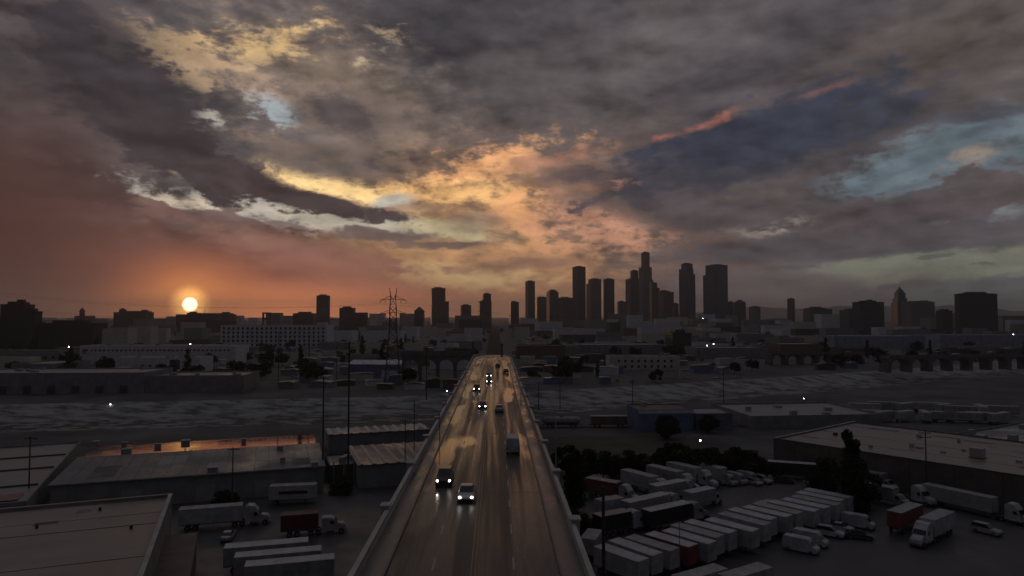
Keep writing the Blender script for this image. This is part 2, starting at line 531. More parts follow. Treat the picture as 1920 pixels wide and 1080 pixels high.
def road_material(name, wet, warm=(0.045, 0.042, 0.04), hollows=()):
    """rain-wet asphalt: dark, with long streaks and puddles of water along the lanes"""
    m = bpy.data.materials.new(name)
    m.use_nodes = True
    t = m.node_tree
    b = t.nodes['Principled BSDF']
    co = t.nodes.new('ShaderNodeTexCoord')

    def noise(scale, st, det=5.0, loc=(0, 0, 0)):
        k = t.nodes.new('ShaderNodeMapping')
        k.inputs['Scale'].default_value = st
        k.inputs['Location'].default_value = loc
        t.links.new(co.outputs['Object'], k.inputs[0])
        n = t.nodes.new('ShaderNodeTexNoise')
        n.inputs['Scale'].default_value = scale
        n.inputs['Detail'].default_value = det
        t.links.new(k.outputs[0], n.inputs['Vector'])
        return n.outputs['Fac']

    def mrange(v, a, c, d, e):
        n = t.nodes.new('ShaderNodeMapRange')
        n.interpolation_type = 'SMOOTHSTEP'
        t.links.new(v, n.inputs['Value'])
        for k, x in zip(('From Min', 'From Max', 'To Min', 'To Max'), (a, c, d, e)):
            n.inputs[k].default_value = x
        return n.outputs[0]
    lanes = noise(1.0, (0.9, 0.02, 1))
    pools = noise(0.14, (1.6, 0.28, 1), 3.0, (4.2, 0.7, 0))
    grit = noise(2.2, (1, 1, 1), 6.0)
    mx = t.nodes.new('ShaderNodeMix')
    mx.data_type = 'RGBA'
    t.links.new(mrange(lanes, 0.35, 0.65, 0, 1), mx.inputs[0])
    mx.inputs[6].default_value = (*[c * 0.75 for c in warm], 1)
    mx.inputs[7].default_value = (*[c * 1.35 for c in warm], 1)
    t.links.new(mx.outputs[2], b.inputs['Base Color'])
    base = mrange(lanes, 0.36, 0.64, wet + 0.16, wet - 0.08)
    sp = t.nodes.new('ShaderNodeSeparateXYZ')
    t.links.new(co.outputs['Object'], sp.inputs[0])
    ab = t.nodes.new('ShaderNodeMath')
    ab.operation = 'ABSOLUTE'
    t.links.new(sp.outputs[0], ab.inputs[0])
    edge = mrange(ab.outputs[0], 3.2, 6.6, -0.12, 0.055)      # water stands along the kerbs
    pl = t.nodes.new('ShaderNodeMath')
    pl.operation = 'ADD'
    t.links.new(pools, pl.inputs[0])
    t.links.new(edge, pl.inputs[1])
    pools = pl.outputs[0]
    # hollows of the old deck where water gathers (u, v, half width, half length)
    for (u0, v0, ru, rv, k) in hollows:
        mpp_ = t.nodes.new('ShaderNodeMapping')
        mpp_.vector_type = 'TEXTURE'
        t.links.new(co.outputs['Object'], mpp_.inputs[0])
        mpp_.inputs['Location'].default_value = (u0, v0, 0)
        mpp_.inputs['Scale'].default_value = (ru, rv, 1e5)
        lng = t.nodes.new('ShaderNodeVectorMath')
        lng.operation = 'LENGTH'
        t.links.new(mpp_.outputs[0], lng.inputs[0])
        gain = mrange(lng.outputs['Value'], 0.25, 1.15, k, 0.0)
        ad = t.nodes.new('ShaderNodeMath')
        ad.operation = 'ADD'
        t.links.new(pools, ad.inputs[0])
        t.links.new(gain, ad.inputs[1])
        pools = ad.outputs[0]
    pool = mrange(pools, 0.53, 0.68, 1.0, 0.35)
    mu = t.nodes.new('ShaderNodeMath')
    mu.operation = 'MULTIPLY'
    t.links.new(base, mu.inputs[0])
    t.links.new(pool, mu.inputs[1])
    t.links.new(mu.outputs[0], b.inputs['Roughness'])
    bp = t.nodes.new('ShaderNodeBump')
    bp.inputs['Distance'].default_value = 0.02
    bs = mrange(pools, 0.53, 0.68, 0.28, 0.03)
    t.links.new(bs, bp.inputs['Strength'])
    t.links.new(grit, bp.inputs['Height'])
    t.links.new(bp.outputs[0], b.inputs['Normal'])
    b.inputs['IOR'].default_value = 1.36
    MATS[name] = m
    return m


# ------------------------------------------------------------------ mesh helpers
class MB:
    """collects simple solids into one mesh"""

    def __init__(self):
        self.v = []
        self.f = []

    def add(self, vs, fs):
        k = len(self.v)
        self.v += [tuple(p) for p in vs]
        self.f += [tuple(i + k for i in q) for q in fs]
        return self

    def box(self, x0, x1, y0, y1, z0, z1, top=None):
        """top=(dx0,dx1,dy) draws the upper face in"""
        a = top or (0, 0, 0)
        vs = [(x0, y0, z0), (x1, y0, z0), (x1, y1, z0), (x0, y1, z0),
              (x0 + a[0], y0 + a[2], z1), (x1 - a[1], y0 + a[2], z1), (x1 - a[1], y1 - a[2], z1), (x0 + a[0], y1 - a[2], z1)]
        return self.add(vs, [(3, 2, 1, 0), (4, 5, 6, 7), (0, 1, 5, 4), (1, 2, 6, 5), (2, 3, 7, 6), (3, 0, 4, 7)])

    def side(self, pts, y0, y1, inset=0.0, zi=None):
        """side outline (x,z) drawn across from y0 to y1; points above zi are drawn in by inset"""
        n = len(pts)
        k = [inset if (zi is not None and p[1] > zi) else 0.0 for p in pts]
        vs = [(p[0], y0 + k[i], p[1]) for i, p in enumerate(pts)] + [(p[0], y1 - k[i], p[1]) for i, p in enumerate(pts)]
        fs = [tuple(range(n)), tuple(range(2 * n - 1, n - 1, -1))]
        for i in range(n):
            j = (i + 1) % n
            fs.append((j, i, i + n, j + n))
        return self.add(vs, fs)

    def prism(self, pts, z0, z1):
        n = len(pts)
        vs = [(p[0], p[1], z0) for p in pts] + [(p[0], p[1], z1) for p in pts]
        fs = [tuple(range(n - 1, -1, -1)), tuple(range(n, 2 * n))]
        for i in range(n):
            j = (i + 1) % n
            fs.append((i, j, j + n, i + n))
        return self.add(vs, fs)

    def tube(self, a, b, r0, r1=None, n=8):
        a, b = Vector(a), Vector(b)
        r1 = r0 if r1 is None else r1
        d = (b - a).normalized()
        u = d.orthogonal().normalized()
        w = d.cross(u)
        vs = []
        for p, r in ((a, r0), (b, r1)):
            for i in range(n):
                t = 2 * math.pi * i / n
                vs.append(p + (u * math.cos(t) + w * math.sin(t)) * r)
        fs = [tuple(range(n - 1, -1, -1)), tuple(range(n, 2 * n))]
        for i in range(n):
            j = (i + 1) % n
            fs.append((i, j, j + n, i + n))
        return self.add(vs, fs)

    def line(self, pts, r, n=5):
        for a, b in zip(pts, pts[1:]):
            self.tube(a, b, r, n=n)
        return self

    def ball(self, c, r, n=10, m=6, sz=1.0):
        c = Vector(c)
        vs = [c + Vector((0, 0, -r * sz))]
        for j in range(1, m):
            p = -math.pi / 2 + math.pi * j / m
            for i in range(n):
                t = 2 * math.pi * i / n
                vs.append(c + Vector((math.cos(p) * math.cos(t) * r, math.cos(p) * math.sin(t) * r, math.sin(p) * r * sz)))
        vs.append(c + Vector((0, 0, r * sz)))
        fs = []
        for i in range(n):
            k = (i + 1) % n
            fs.append((0, 1 + k, 1 + i))
            for j in range(m - 2):
                q = 1 + j * n
                fs.append((q + i, q + k, q + n + k, q + n + i))
            q = 1 + (m - 2) * n
            fs.append((q + i, q + k, len(vs) - 1))
        return self.add(vs, fs)

    def mesh(self, name):
        me = bpy.data.meshes.new(name)
        me.from_pydata(self.v, [], self.f)
        me.update()
        return me

    def build(self, name, mat, parent=None, loc=(0, 0, 0), rz=0.0, smooth=False):
        me = self.mesh(name)
        if mat:
            me.materials.append(mat)
        if smooth:
            me.polygons.foreach_set('use_smooth', [True] * len(me.polygons))
        return put(name, me, parent, loc, rz)


def put(name, me, parent=None, loc=(0, 0, 0), rz=0.0):
    o = bpy.data.objects.new(name, me)
    COL.objects.link(o)
    o.location = loc
    o.rotation_euler = (0, 0, rz)
    o.parent = parent
    return o


def tag(o, label=None, cat=None, group=None, kind=None):
    if label:
        o['label'] = label
    if cat:
        o['category'] = cat
    if group:
        o['group'] = group
    if kind:
        o['kind'] = kind
    return o


def thing(name, label, cat, loc=(0, 0, 0), rz=0.0, group=None):
    return tag(put(name, None, None, loc, rz), label, cat, group)


def copy_tree(o, parent=None):
    c = o.copy()
    COL.objects.link(c)
    c.parent = parent
    for ch in o.children:
        copy_tree(ch, c)
    return c


# colours of the place
CONCRETE = pm('concrete', (0.34, 0.325, 0.30), 0.55, 0.3, 0.25, rvar=0.15, bump=0.3)
CONCRETE_PALE = pm('pale_concrete', (0.36, 0.35, 0.33), 0.7, 0.2, 0.4, bump=0.2)
SIDEWALK = pm('wet_sidewalk', (0.13, 0.115, 0.105), 0.36, 0.3, 0.5, rvar=0.14, stretch=(1, 0.25, 1))
KERB = pm('kerb_stone', (0.10, 0.09, 0.085), 0.45, 0.2, 0.8)
ROAD = road_material('wet_bridge_asphalt', 0.33, (0.054, 0.046, 0.043), ((-3.9, 114, 3.2, 9, 0.19), (-5.4, 101, 1.6, 9, 0.17), (-5.9, 190, 1.5, 55, 0.16), (-4.6, 225, 1.6, 30, 0.12), (4.9, 172, 1.8, 22, 0.2), (6.2, 245, 1.0, 30, 0.16)))
STREET = pm('city_street_asphalt', (0.035, 0.034, 0.033), 0.95, 0.3, 0.2, spec=0.1)
YARD = pm('wet_yard_asphalt', (0.046, 0.043, 0.042), 0.5, 0.4, 0.09, rvar=0.18, col2=(0.072, 0.066, 0.063))
GROUND = pm('city_ground', (0.035, 0.034, 0.033), 0.85, 0.4, 0.035, col2=(0.13, 0.125, 0.12), rvar=0.12, spec=0.25)
SOIL = pm('damp_soil', (0.055, 0.042, 0.034), 0.9, 0.3, 0.12, bump=0.4)
PAINT_WHITE = pm('worn_road_paint', (0.30, 0.29, 0.27), 0.5, 0.4, 3.0)
PAINT_YELLOW = pm('worn_yellow_paint', (0.20, 0.14, 0.05), 0.5, 0.4, 3.0)
WHITE = pm('white_paint', (0.36, 0.36, 0.37), 0.5, 0.25, 0.6)
OFFWHITE = pm('dull_white_paint', (0.27, 0.265, 0.255), 0.55, 0.3, 0.5)
GREYP = pm('grey_paint', (0.28, 0.28, 0.29), 0.5, 0.15, 0.5)
REDP = pm('red_paint', (0.19, 0.045, 0.04), 0.45, 0.15, 0.5)
DARKP = pm('dark_paint', (0.03, 0.03, 0.035), 0.3, 0.2, 0.5)
BLACKP = pm('black_car_paint', (0.012, 0.012, 0.014), 0.22, 0.1, 0.5)
SILVER = pm('silver_car_paint', (0.42, 0.43, 0.45), 0.3, 0.08, 0.5, metal=0.4)
BLUEP = pm('blue_paint', (0.10, 0.12, 0.22), 0.5, 0.2, 0.5)
GLASS = pm('dark_glass', (0.012, 0.013, 0.016), 0.08, 0.1, 1.0)
RUBBER = pm('tyre_rubber', (0.018, 0.018, 0.018), 0.85, 0.2, 2.0)
STEEL = pm('dull_steel', (0.16, 0.16, 0.16), 0.5, 0.2, 1.0, metal=0.6)
DARKSTEEL = pm('dark_steel', (0.045, 0.043, 0.042), 0.6, 0.2, 1.0, metal=0.3)
WOOD = pm('weathered_wood', (0.06, 0.048, 0.04), 0.85, 0.3, 1.5)
BARK = pm('bark', (0.045, 0.035, 0.028), 0.9, 0.3, 2.0)
LEAF = pm('dark_foliage', (0.022, 0.030, 0.014), 0.75, 0.5, 0.6, spec=0.2)
LEAF2 = pm('olive_foliage', (0.040, 0.044, 0.020), 0.75, 0.5, 0.6, spec=0.2)
ROOF_PALE = pm('pale_flat_roof', (0.24, 0.215, 0.20), 0.5, 0.22, 0.09, rvar=0.2, bump=0.15)
ROOF_BROWN = pm('weathered_brown_roof', (0.19, 0.145, 0.12), 0.5, 0.3, 0.13, rvar=0.2, bump=0.2, col2=(0.33, 0.265, 0.23), stretch=(0.5, 1.3, 1))
ROOF_GREY = pm('grey_roof', (0.10, 0.10, 0.105), 0.4, 0.25, 0.12, rvar=0.2)
ROOF_DARK = pm('tar_roof', (0.05, 0.047, 0.047), 0.5, 0.3, 0.15, rvar=0.2)
ROOF_METAL = pm('ribbed_metal_roof', (0.22, 0.20, 0.19), 0.38, 0.2, 0.2, rvar=0.1)
ROOF_WET = pm('rain_covered_roof', (0.07, 0.07, 0.075), 0.065, 0.3, 0.15, rvar=0.045, stretch=(1, 3, 1))
WALL_GREEN = pm('grey_green_stucco', (0.221, 0.227, 0.208), 0.85, 0.15, 0.3)
WALL_CREAM = pm('cream_stucco', (0.494, 0.455, 0.377), 0.85, 0.15, 0.3)
WALL_PALE = pm('pale_stucco', (0.546, 0.546, 0.546), 0.85, 0.15, 0.3)
WALL_GREY = pm('grey_stucco', (0.208, 0.202, 0.195), 0.85, 0.2, 0.3)
WALL_BROWN = pm('brown_brick', (0.156, 0.098, 0.072), 0.85, 0.2, 0.4)
WALL_DARK = pm('dark_wall', (0.072, 0.068, 0.068), 0.8, 0.2, 0.3)
WALL_BLUE = pm('blue_painted_wall', (0.13, 0.163, 0.26), 0.8, 0.2, 0.3)
HEAD_ON = glow('lit_headlamp', (1.0, 0.94, 0.82), 14.0)
LAMP_WHITE = glow('lit_white_lamp', (0.95, 0.97, 1.0), 28.0)
LAMP_WARM = glow('lit_warm_lamp', (1.0, 0.72, 0.38), 45.0)
TAIL = pm('tail_lamp', (0.18, 0.01, 0.01), 0.3, 0.1, 1.0)


# ------------------------------------------------------------------ ground and river
FAR_EDGE = [(-7000, -600), (-2200, 60), (-1000, 212), (-480, 276), (-232, 310), (-90, 334), (-20, 350), (40, 376), (110, 412), (180, 450), (302, 520), (480, 640), (760, 850), (1400, 1400), (7000, 6500)]


def offset_line(pts, off):
    out = []
    for i, p in enumerate(pts):
        a = Vector(pts[max(0, i - 1)])
        b = Vector(pts[min(len(pts) - 1, i + 1)])
        d = (b - a).normalized()
        out.append((p[0] + d.y * off, p[1] - d.x * off))
    return out


BANK_TOE = offset_line(FAR_EDGE, 15.0)
NEAR_TOE = [a if q[0] > 0 else b for q, a, b in zip(FAR_EDGE, offset_line(FAR_EDGE, 59.0), offset_line(FAR_EDGE, 71.0))]
NEAR_EDGE = [a if q[0] > 0 else b for q, a, b in zip(FAR_EDGE, offset_line(FAR_EDGE, 70.0), offset_line(FAR_EDGE, 82.0))]
g = MB()
n = len(FAR_EDGE)
vs = [(p[0], p[1], 0) for p in FAR_EDGE] + [(p[0] * 1.6, 14000, 0) for p in FAR_EDGE]
g.add(vs, [(i, i + 1, n + i + 1, n + i) for i in range(n - 1)])
vs = [(p[0], -1500 if p[1] > -500 else -2500, 0) for p in NEAR_EDGE] + [(p[0], p[1], 0) for p in NEAR_EDGE]
g.add(vs, [(i, i + 1, n + i + 1, n + i) for i in range(n - 1)])
tag(g.build('ground', GROUND), kind='structure')

BANK = pm('graffiti_covered_bank', (0.09, 0.083, 0.07), 0.8, 0.3, 0.26, col2=(0.30, 0.295, 0.285), stretch=(0.35, 1.0, 1.0), lo=0.38, hi=0.56)
BED = pm('river_bed_concrete', (0.055, 0.047, 0.038), 0.8, 0.3, 0.27, col2=(0.25, 0.242, 0.232), stretch=(0.45, 0.8, 1.0), lo=0.46, hi=0.55, rvar=0.1, spec=0.2)
for nm, a, b, za, zb, mt in (('river_bank', FAR_EDGE, BANK_TOE, 0.0, -6.0, BANK), ('river_bank', NEAR_TOE, NEAR_EDGE, -6.0, 0.0, BANK), ('river_bed', BANK_TOE, NEAR_TOE, -6.0, -6.0, BED)):
    q = MB()
    q.add([(p[0], p[1], zb) for p in b] + [(p[0], p[1], za) for p in a], [(i, i + 1, n + i + 1, n + i) for i in range(n - 1)])
    tag(q.build(nm, mt), kind='structure')
# truck yards left and right of the bridge: asphalt sheets on the ground
q = MB()
q.add([(12, 60, 0.004), (120, 60, 0.004), (120, 120, 0.004), (62, 186, 0.004), (14, 176, 0.004)], [(0, 1, 2, 3, 4)])
tag(q.build('yard_pavement', YARD), kind='structure')
q = MB()
q.add([(-110, 60, 0.004), (-14, 60, 0.004), (-14, 178, 0.004), (-110, 134, 0.004)], [(0, 1, 2, 3)])
tag(q.build('yard_pavement', YARD), kind='structure')
q = MB()
q.add([(10, 182, 0.004), (70, 192, 0.004), (66, 226, 0.004), (8, 228, 0.004)], [(0, 1, 2, 3)])
tag(q.build('dirt_lot', SOIL), kind='structure')

# hills far off on the right
h = MB()
hv = []
NH = 60
for i in range(NH + 1):
    x = -3000 + i * 14000 / NH
    t = (x - 2400) / 5000
    z = 40 + 9500 / FPX * (max(0.0, 22 * math.exp(-((x - 5600) / 1700) ** 2) + 16 * math.exp(-((x - 3300) / 1300) ** 2) + 10 * math.exp(-((x - 7600) / 1500) ** 2)) + 2.5 * math.sin(x * 0.0041) + 1.6 * math.sin(x * 0.011) - 5)
    hv.append((x, 9000 + 200 * math.sin(i), -20))
    hv.append((x, 9900, max(z, -10)))
    hv.append((x, 11800, -20))
h.add(hv, [(3 * i + k, 3 * i + 3 + k, 3 * i + 4 + k, 3 * i + 1 + k) for i in range(NH) for k in (0, 1)])
tag(h.build('hills', pm('far_hillside', (0.06, 0.06, 0.05), 0.95, 0.3, 0.002), smooth=True), kind='structure')

# ------------------------------------------------------------------ the bridge
DECK = 19.5
BR_S = 0.0235
bridge = thing('road_bridge', 'long straight four-lane concrete bridge running from the foreground towards downtown', 'bridge', (-1.82, 0, 0), math.atan(BR_S))
V0, V1, V2 = -40.0, 335.0, 700.0


def deck_z(v):
    if v <= V1 - 30:
        return DECK
    if v < V1 + 30:
        t = (v - V1 + 30) / 60.0
        return DECK - 0.5 * t * t * 60 * (DECK / (V2 - V1)) 
    return max(0.12, DECK - (v - V1) * DECK / (V2 - V1))


VS = [V0 + i * 25 for i in range(14)] + [V1 - 30, V1 - 15, V1, V1 + 15, V1 + 30] + [V1 + 30 + i * 30 for i in range(1, 12)]
VS = sorted(set(VS))


def strip(mb, u0, u1, za, zb=None, under=None):
    """sheet or beam that follows the deck between lateral positions u0 and u1"""
    zb = za if zb is None else zb
    n = len(VS)
    if under is None:
        vs = [(u0, v, deck_z(v) + za) for v in VS] + [(u1, v, deck_z(v) + zb) for v in VS]
        mb.add(vs, [(i, n + i, n + i + 1, i + 1) for i in range(n - 1)])
    else:
        vs = []
        for u, z in ((u0, under), (u1, under), (u1, zb), (u0, za)):
            vs += [(u, v, max(deck_z(v) + z, -0.6)) for v in VS]
        for k in range(4):
            j = (k + 1) % 4
            mb.add(vs if k == 0 else [], [])
        base = len(mb.v) - len(vs)
        for k in range(4):
            j = (k + 1) % 4
            mb.f += [(base + j * n + i, base + k * n + i, base + k * n + i + 1, base + j * n + i + 1) for i in range(n - 1)]
        mb.f.append(tuple(base + k * n for k in range(4)))
    return mb


strip(MB(), -9.3, 9.3, -0.02, under=-0.9).build('deck', CONCRETE, bridge)
strip(MB(), -6.95, 6.95, 0.0).build('roadway', ROAD, bridge)
for s in (-1, 1):
    a, b = sorted((s * 7.15, s * 8.85))
    strip(MB(), a, b, 0.16, under=-0.01).build('sidewalk', SIDEWALK, bridge)
    a, b = sorted((s * 6.93, s * 7.149))
    strip(MB(), a, b, 0.17, under=-0.01).build('kerb', KERB, bridge)
    a, b = sorted((s * 8.851, s * 9.2))
    par = strip(MB(), a, b, 0.72, under=-0.01).build('parapet', CONCRETE, bridge)
    a, b = sorted((s * 8.80, s * 9.25))
    strip(MB(), a, b, 1.12, under=0.98).build('handrail', CONCRETE, par)
    q = MB()
    v = V0 + 1
    while v < V2 - 2:
        z = deck_z(v)
        q.box(s * 9.02 - 0.09, s * 9.02 + 0.09, v - 0.12, v + 0.12, z + 0.715, z + 0.985)
        v += 1.25
    tag(q.build('balusters', CONCRETE, par), kind='stuff')
    pil = MB().box(-0.38, 0.38, -0.6, 0.6, -0.3, 1.35).box(-0.5, 0.5, -0.72, 0.72, 1.351, 1.52).mesh('pilaster')
    pil.materials.append(CONCRETE_PALE)
    v = 25.0 if s > 0 else 30.0
    while v < V2 - 30:
        put('pilaster', pil, bridge, (s * 9.3, v, deck_z(v)))
        v += 20.0
    strip(MB(), *(sorted((s * 7.4, s * 8.2))), -0.901, under=-2.6).build('girder', CONCRETE, bridge)
strip(MB(), -0.5, 0.5, -0.901, under=-2.6).build('girder', CONCRETE, bridge)
# lane markings, worn
dash = MB().add([(-0.07, 0, 0), (0.07, 0, 0), (0.07, 3.0, 0), (-0.07, 3.0, 0)], [(0, 1, 2, 3)]).mesh('lane_marking')
dash.materials.append(PAINT_WHITE)
for u in (-3.3, 3.3):
    v = 20.0
    while v < 320:
        put('lane_marking', dash, bridge, (u, v, deck_z(v + 3) + 0.005))
        v += 9.0 if v < 200 else 12.0
for u in (-0.16, 0.16):
    strip(MB(), u - 0.05, u + 0.05, 0.005).build('centre_line', PAINT_YELLOW, bridge)
# joints across the deck
jt = MB().add([(-6.9, -0.06, 0), (6.9, -0.06, 0), (6.9, 0.06, 0), (-6.9, 0.06, 0)], [(0, 1, 2, 3)]).mesh('expansion_joint')
jt.materials.append(DARKSTEEL)
for v in range(40, 320, 40):
    put('expansion_joint', jt, bridge, (0, v, DECK + 0.004))
# piers with arched heads
for i, v in enumerate(range(10, 660, 40)):
    z = deck_z(v) - 2.61
    if z < 2.5:
        continue
    X, Y = -1.82 - BR_S * v, v
    zb = -6.4 if (352 - 84 < v < 352) else -0.3
    q = MB()
    for u in (-6.4, 6.4):
        q.box(u - 1.1, u + 1.1, v - 1.3, v + 1.3, zb, z - 1.6)
    arch = [(-7.9, z), (-7.9, z - 1.6), (-5.3, z - 1.6)] + [(-5.3 + 10.6 * k / 8, z - 1.6 + 1.1 * math.sin(math.pi * k / 8)) for k in range(1, 8)] + [(5.3, z - 1.6), (7.9, z - 1.6), (7.9, z)]
    vs = [(p[0], v - 1.0, p[1]) for p in arch] + [(p[0], v + 1.0, p[1]) for p in arch]
    m_ = len(arch)
    q.add(vs, [tuple(range(m_)), tuple(range(2 * m_ - 1, m_ - 1, -1))] + [(k, (k + 1) % m_, (k + 1) % m_ + m_, k + m_) for k in range(m_)])
    q.build('pier', CONCRETE, bridge)


def br(u, v):
    """bridge lane position to the world"""
    a = math.atan(BR_S)
    return Vector((-1.82 + u * math.cos(a) - v * math.sin(a), u * math.sin(a) + v * math.cos(a), deck_z(v) + 0.002))


# the street that carries on into the city
q = MB()
q.add([(br(-8, 700).x, br(-8, 700).y, 0.06), (br(8, 700).x, br(8, 700).y, 0.06), (-55, 2700, 0.06), (-85, 2700, 0.06)], [(0, 1, 2, 3)])
tag(q.build('city_street', STREET), kind='structure')


# ------------------------------------------------------------------ downtown towers
F_DARK = facade('dark_tower_facade', (0.075, 0.07, 0.07), (0.035, 0.036, 0.04))
F_GREY = facade('grey_tower_facade', (0.18, 0.175, 0.175), (0.05, 0.052, 0.06))
F_PALE = facade('pale_tower_facade', (0.13, 0.127, 0.125), (0.04, 0.04, 0.045), 4.0, 4.0, 0.5, 0.6)
F_BLUE = facade('blue_glass_facade', (0.11, 0.12, 0.15), (0.05, 0.06, 0.085), 2.6, 4.0, 0.8, 0.8)
F_BROWN = facade('brown_tower_facade', (0.14, 0.105, 0.095), (0.04, 0.037, 0.04))
TAKEN = []          # (x, y, radius) of the ground already built on


def tower(label, segs, depth, mat, theta=0.0, name='office_tower', cat='tower', crown=None, ratio=1.0):
    """segs: list of (left pixel, right pixel, top row); the first one is the main shaft"""
    x0, x1, _ = segs[0]
    c = at_depth((x0 + x1) / 2, HOR, depth)
    t = thing(name, label, cat, (c.x, c.y, 0), R(theta))
    k = math.cos(R(theta)) + ratio * math.sin(abs(R(theta)))
    for i, (a, b, y) in enumerate(segs):
        w = (b - a) / FPX * depth / k
        h = at_depth(960, y, depth).z
        off = ((a + b) / 2 - (x0 + x1) / 2) / FPX * depth
        u = math.cos(R(theta)) * off
        v = -math.sin(R(theta)) * off
        sh = 0.35 * i
        q = MB().box(u - w / 2, u + w / 2, v - w * ratio / 2 + sh, v + w * ratio / 2 - sh, 0, h)
        o = q.build('shaft' if i == 0 else 'setback', mat, t)
        if i == 0 or y < segs[0][2]:
            MB().box(u - w * 0.3, u + w * 0.25, v - w * ratio * 0.3, v + w * ratio * 0.28, h + 0.002, h + 4.0).build('roof_plant', mat, o)
            MB().box(u - w / 2 - 0.3, u + w / 2 + 0.3, v - w * ratio / 2 + sh - 0.3, v + w * ratio / 2 - sh + 0.3, h - 1.5, h + 0.9).build('cornice', mat, o)
    TAKEN.append((c.x, c.y, (x1 - x0) / FPX * depth))
    return t


tower('slim pale high-rise with lighter upper bands, first of the downtown cluster from the left', [(985, 1003, 528)], 2500, F_PALE, 20)
tower('low dark block between the slim pale tower and its boxy neighbour', [(1003, 1027, 558)], 2650, F_DARK, 10)
tower('mid-height grey block with a narrower cap right of the slim pale tower', [(1025, 1047, 548), (1028, 1044, 545)], 2450, F_GREY, 15)
tower('broad low pale office block at the foot of the tall dark slab', [(1046, 1073, 559)], 2400, F_PALE, 5)
tower('tall nearly black slab tower, leftmost of the very tall ones', [(1074, 1098, 501)], 2600, F_DARK, 25)
tower('grey tower with a stepped left shoulder right of the tall black slab', [(1104, 1127, 524), (1100, 1127, 532)], 2500, F_GREY, 18)
tower('narrow flat-topped black tower between the stepped grey tower and a gap', [(1132, 1152, 524)], 2550, F_DARK, 30)
tower('small block standing in the gap left of the tallest towers', [(1158, 1173, 566)], 2400, F_GREY, 12)
tower('dark stepped tower tucked against the left side of the tallest skyscraper', [(1174, 1198, 524), (1183, 1197, 508)], 2700, F_DARK, 20)
tower('tallest skyscraper of the skyline with round stepped crown', [(1196, 1224, 525), (1199, 1222, 502), (1203.5, 1218.5, 474)], 2800, F_GREY, 22)
tower('slim tower leaning on the right flank of the tallest skyscraper', [(1219, 1232, 531), (1229, 1237, 540)], 2680, F_DARK, 12)
tower('wide dark block with a stepped roof right of the tallest skyscraper', [(1236, 1262, 548), (1236, 1254, 546)], 2500, F_DARK, 16)
tower('little dark block at the foot of the wide stepped one', [(1262, 1272, 570)], 2350, F_DARK, 16)
tower('tall bluish glass tower with chamfered top standing alone right of the cluster', [(1275, 1303, 515), (1275, 1300, 505), (1279, 1299, 495)], 2600, F_BLUE, 24)
tower('broad tall twin-faced glass tower, rightmost of the tall ones', [(1325, 1364, 498), (1320, 1358, 516)], 2550, F_BLUE, 32)
tower('small dark tower right of the broad glass tower', [(1366, 1375, 567)], 2500, F_DARK, 10)
t = tower('small dark block with a pointed roof right of the broad glass tower', [(1378, 1397, 568)], 2450, F_DARK, 20)
MB().box(-16, 16, -16, 16, 86, 97, top=(13, 13, 13)).build('pointed_roof', F_DARK, t)
tower('distant rounded block beside the pointed-roof one', [(1406, 1424, 576)], 2600, F_GREY, 14)
tower('brown square high-rise alone above the rooftops right of the pylon', [(806, 836, 541), (832, 842, 565)], 2100, F_BROWN, 12)
tower('low square brown block left of the stepped one in the middle of the skyline', [(863, 884, 573)], 2000, F_BROWN, 10)
tower('stepped brown building with a block-like top in the middle of the skyline', [(896, 922, 565), (904, 921, 552)], 2050, F_BROWN, 10)
tower('squat dark block left of the slim pale tower', [(954, 973, 567)], 2100, F_DARK, 14)
tower('dark brown square tower against the orange sky right of the sun', [(592, 620, 555)], 1800, F_BROWN, 12)
tower('dark stepped block low on the skyline right of the square tower by the sun', [(637, 666, 578), (660, 690, 586)], 1500, F_BROWN, 6)
t = tower('small building with a pyramid roof right of the pylon', [(778, 795, 583)], 1700, F_BROWN, 0)
MB().box(-11, 11, -11, 11, 52.5, 63, top=(10.6, 10.6, 10.6)).build('pyramid_roof', F_BROWN, t)
tower('dark flat block left of the square tower by the sun', [(553, 592, 588)], 1500, F_BROWN, 4)
tower('dark tall apartment slab at the far left edge', [(12, 54, 572), (30, 50, 568)], 800, F_DARK, 6)
tower('lower dark block leaning on the slab at the far left edge', [(50, 73, 585)], 790, F_DARK, 4)
tower('broad black office block low on the left, before the skyline', [(88, 188, 607)], 800, F_DARK, 2, ratio=0.5)
t = tower('small domed clock-like tower on the left horizon', [(150, 158, 584)], 1600, F_BROWN, 10)
MB().box(-5, 5, -5, 5, 50, 58, top=(3.6, 3.6, 3.6)).build('domed_top', F_BROWN, t)
tower('long low silhouette with a small tower left of the sun', [(220, 282, 586), (224, 236, 581), (262, 282, 584)], 1700, F_BROWN, 0, ratio=0.4)
t = tower('dark long building straight under the sun carrying a mast', [(337, 437, 590), (352, 374, 587), (412, 437, 588)], 1700, F_BROWN, 0, ratio=0.3)
MB().tube((-4, 0, 40), (-4, 0, 66), 0.7, 0.3).build('mast', DARKSTEEL, t)
t = thing('rooftop_gantry', 'open square frame on the skyline halfway between sun and square tower', 'gantry', at_depth(500, HOR, 1600) * Vector((1, 1, 0)))
for dx in (-8, 8):
    MB().box(dx - 1.5, dx + 1.5, -3, 3, 0, 44).build('post', F_BROWN, t)
MB().box(-10, 10, -3.2, 3.2, 44.01, 48).build('beam', F_BROWN, t)
MB().box(-10, 10, -3.2, 3.2, 30, 36).build('beam', F_BROWN, t)
t = tower('slim tower with a rounded cap alone on the right skyline', [(1477, 1490, 561)], 2300, F_BROWN, 30)
MB().tube((0, 0, 92), (0, 0, 99), 9, 6, n=16).build('rounded_cap', F_BROWN, t)
tower('low wide grey office block left of the cream one on the right skyline', [(1510, 1556, 580), (1513, 1546, 578)], 1700, F_GREY, 8, ratio=0.6)
tower('small cream coloured building beside the black block on the right skyline', [(1580, 1612, 582)], 1500, F_PALE, 8)
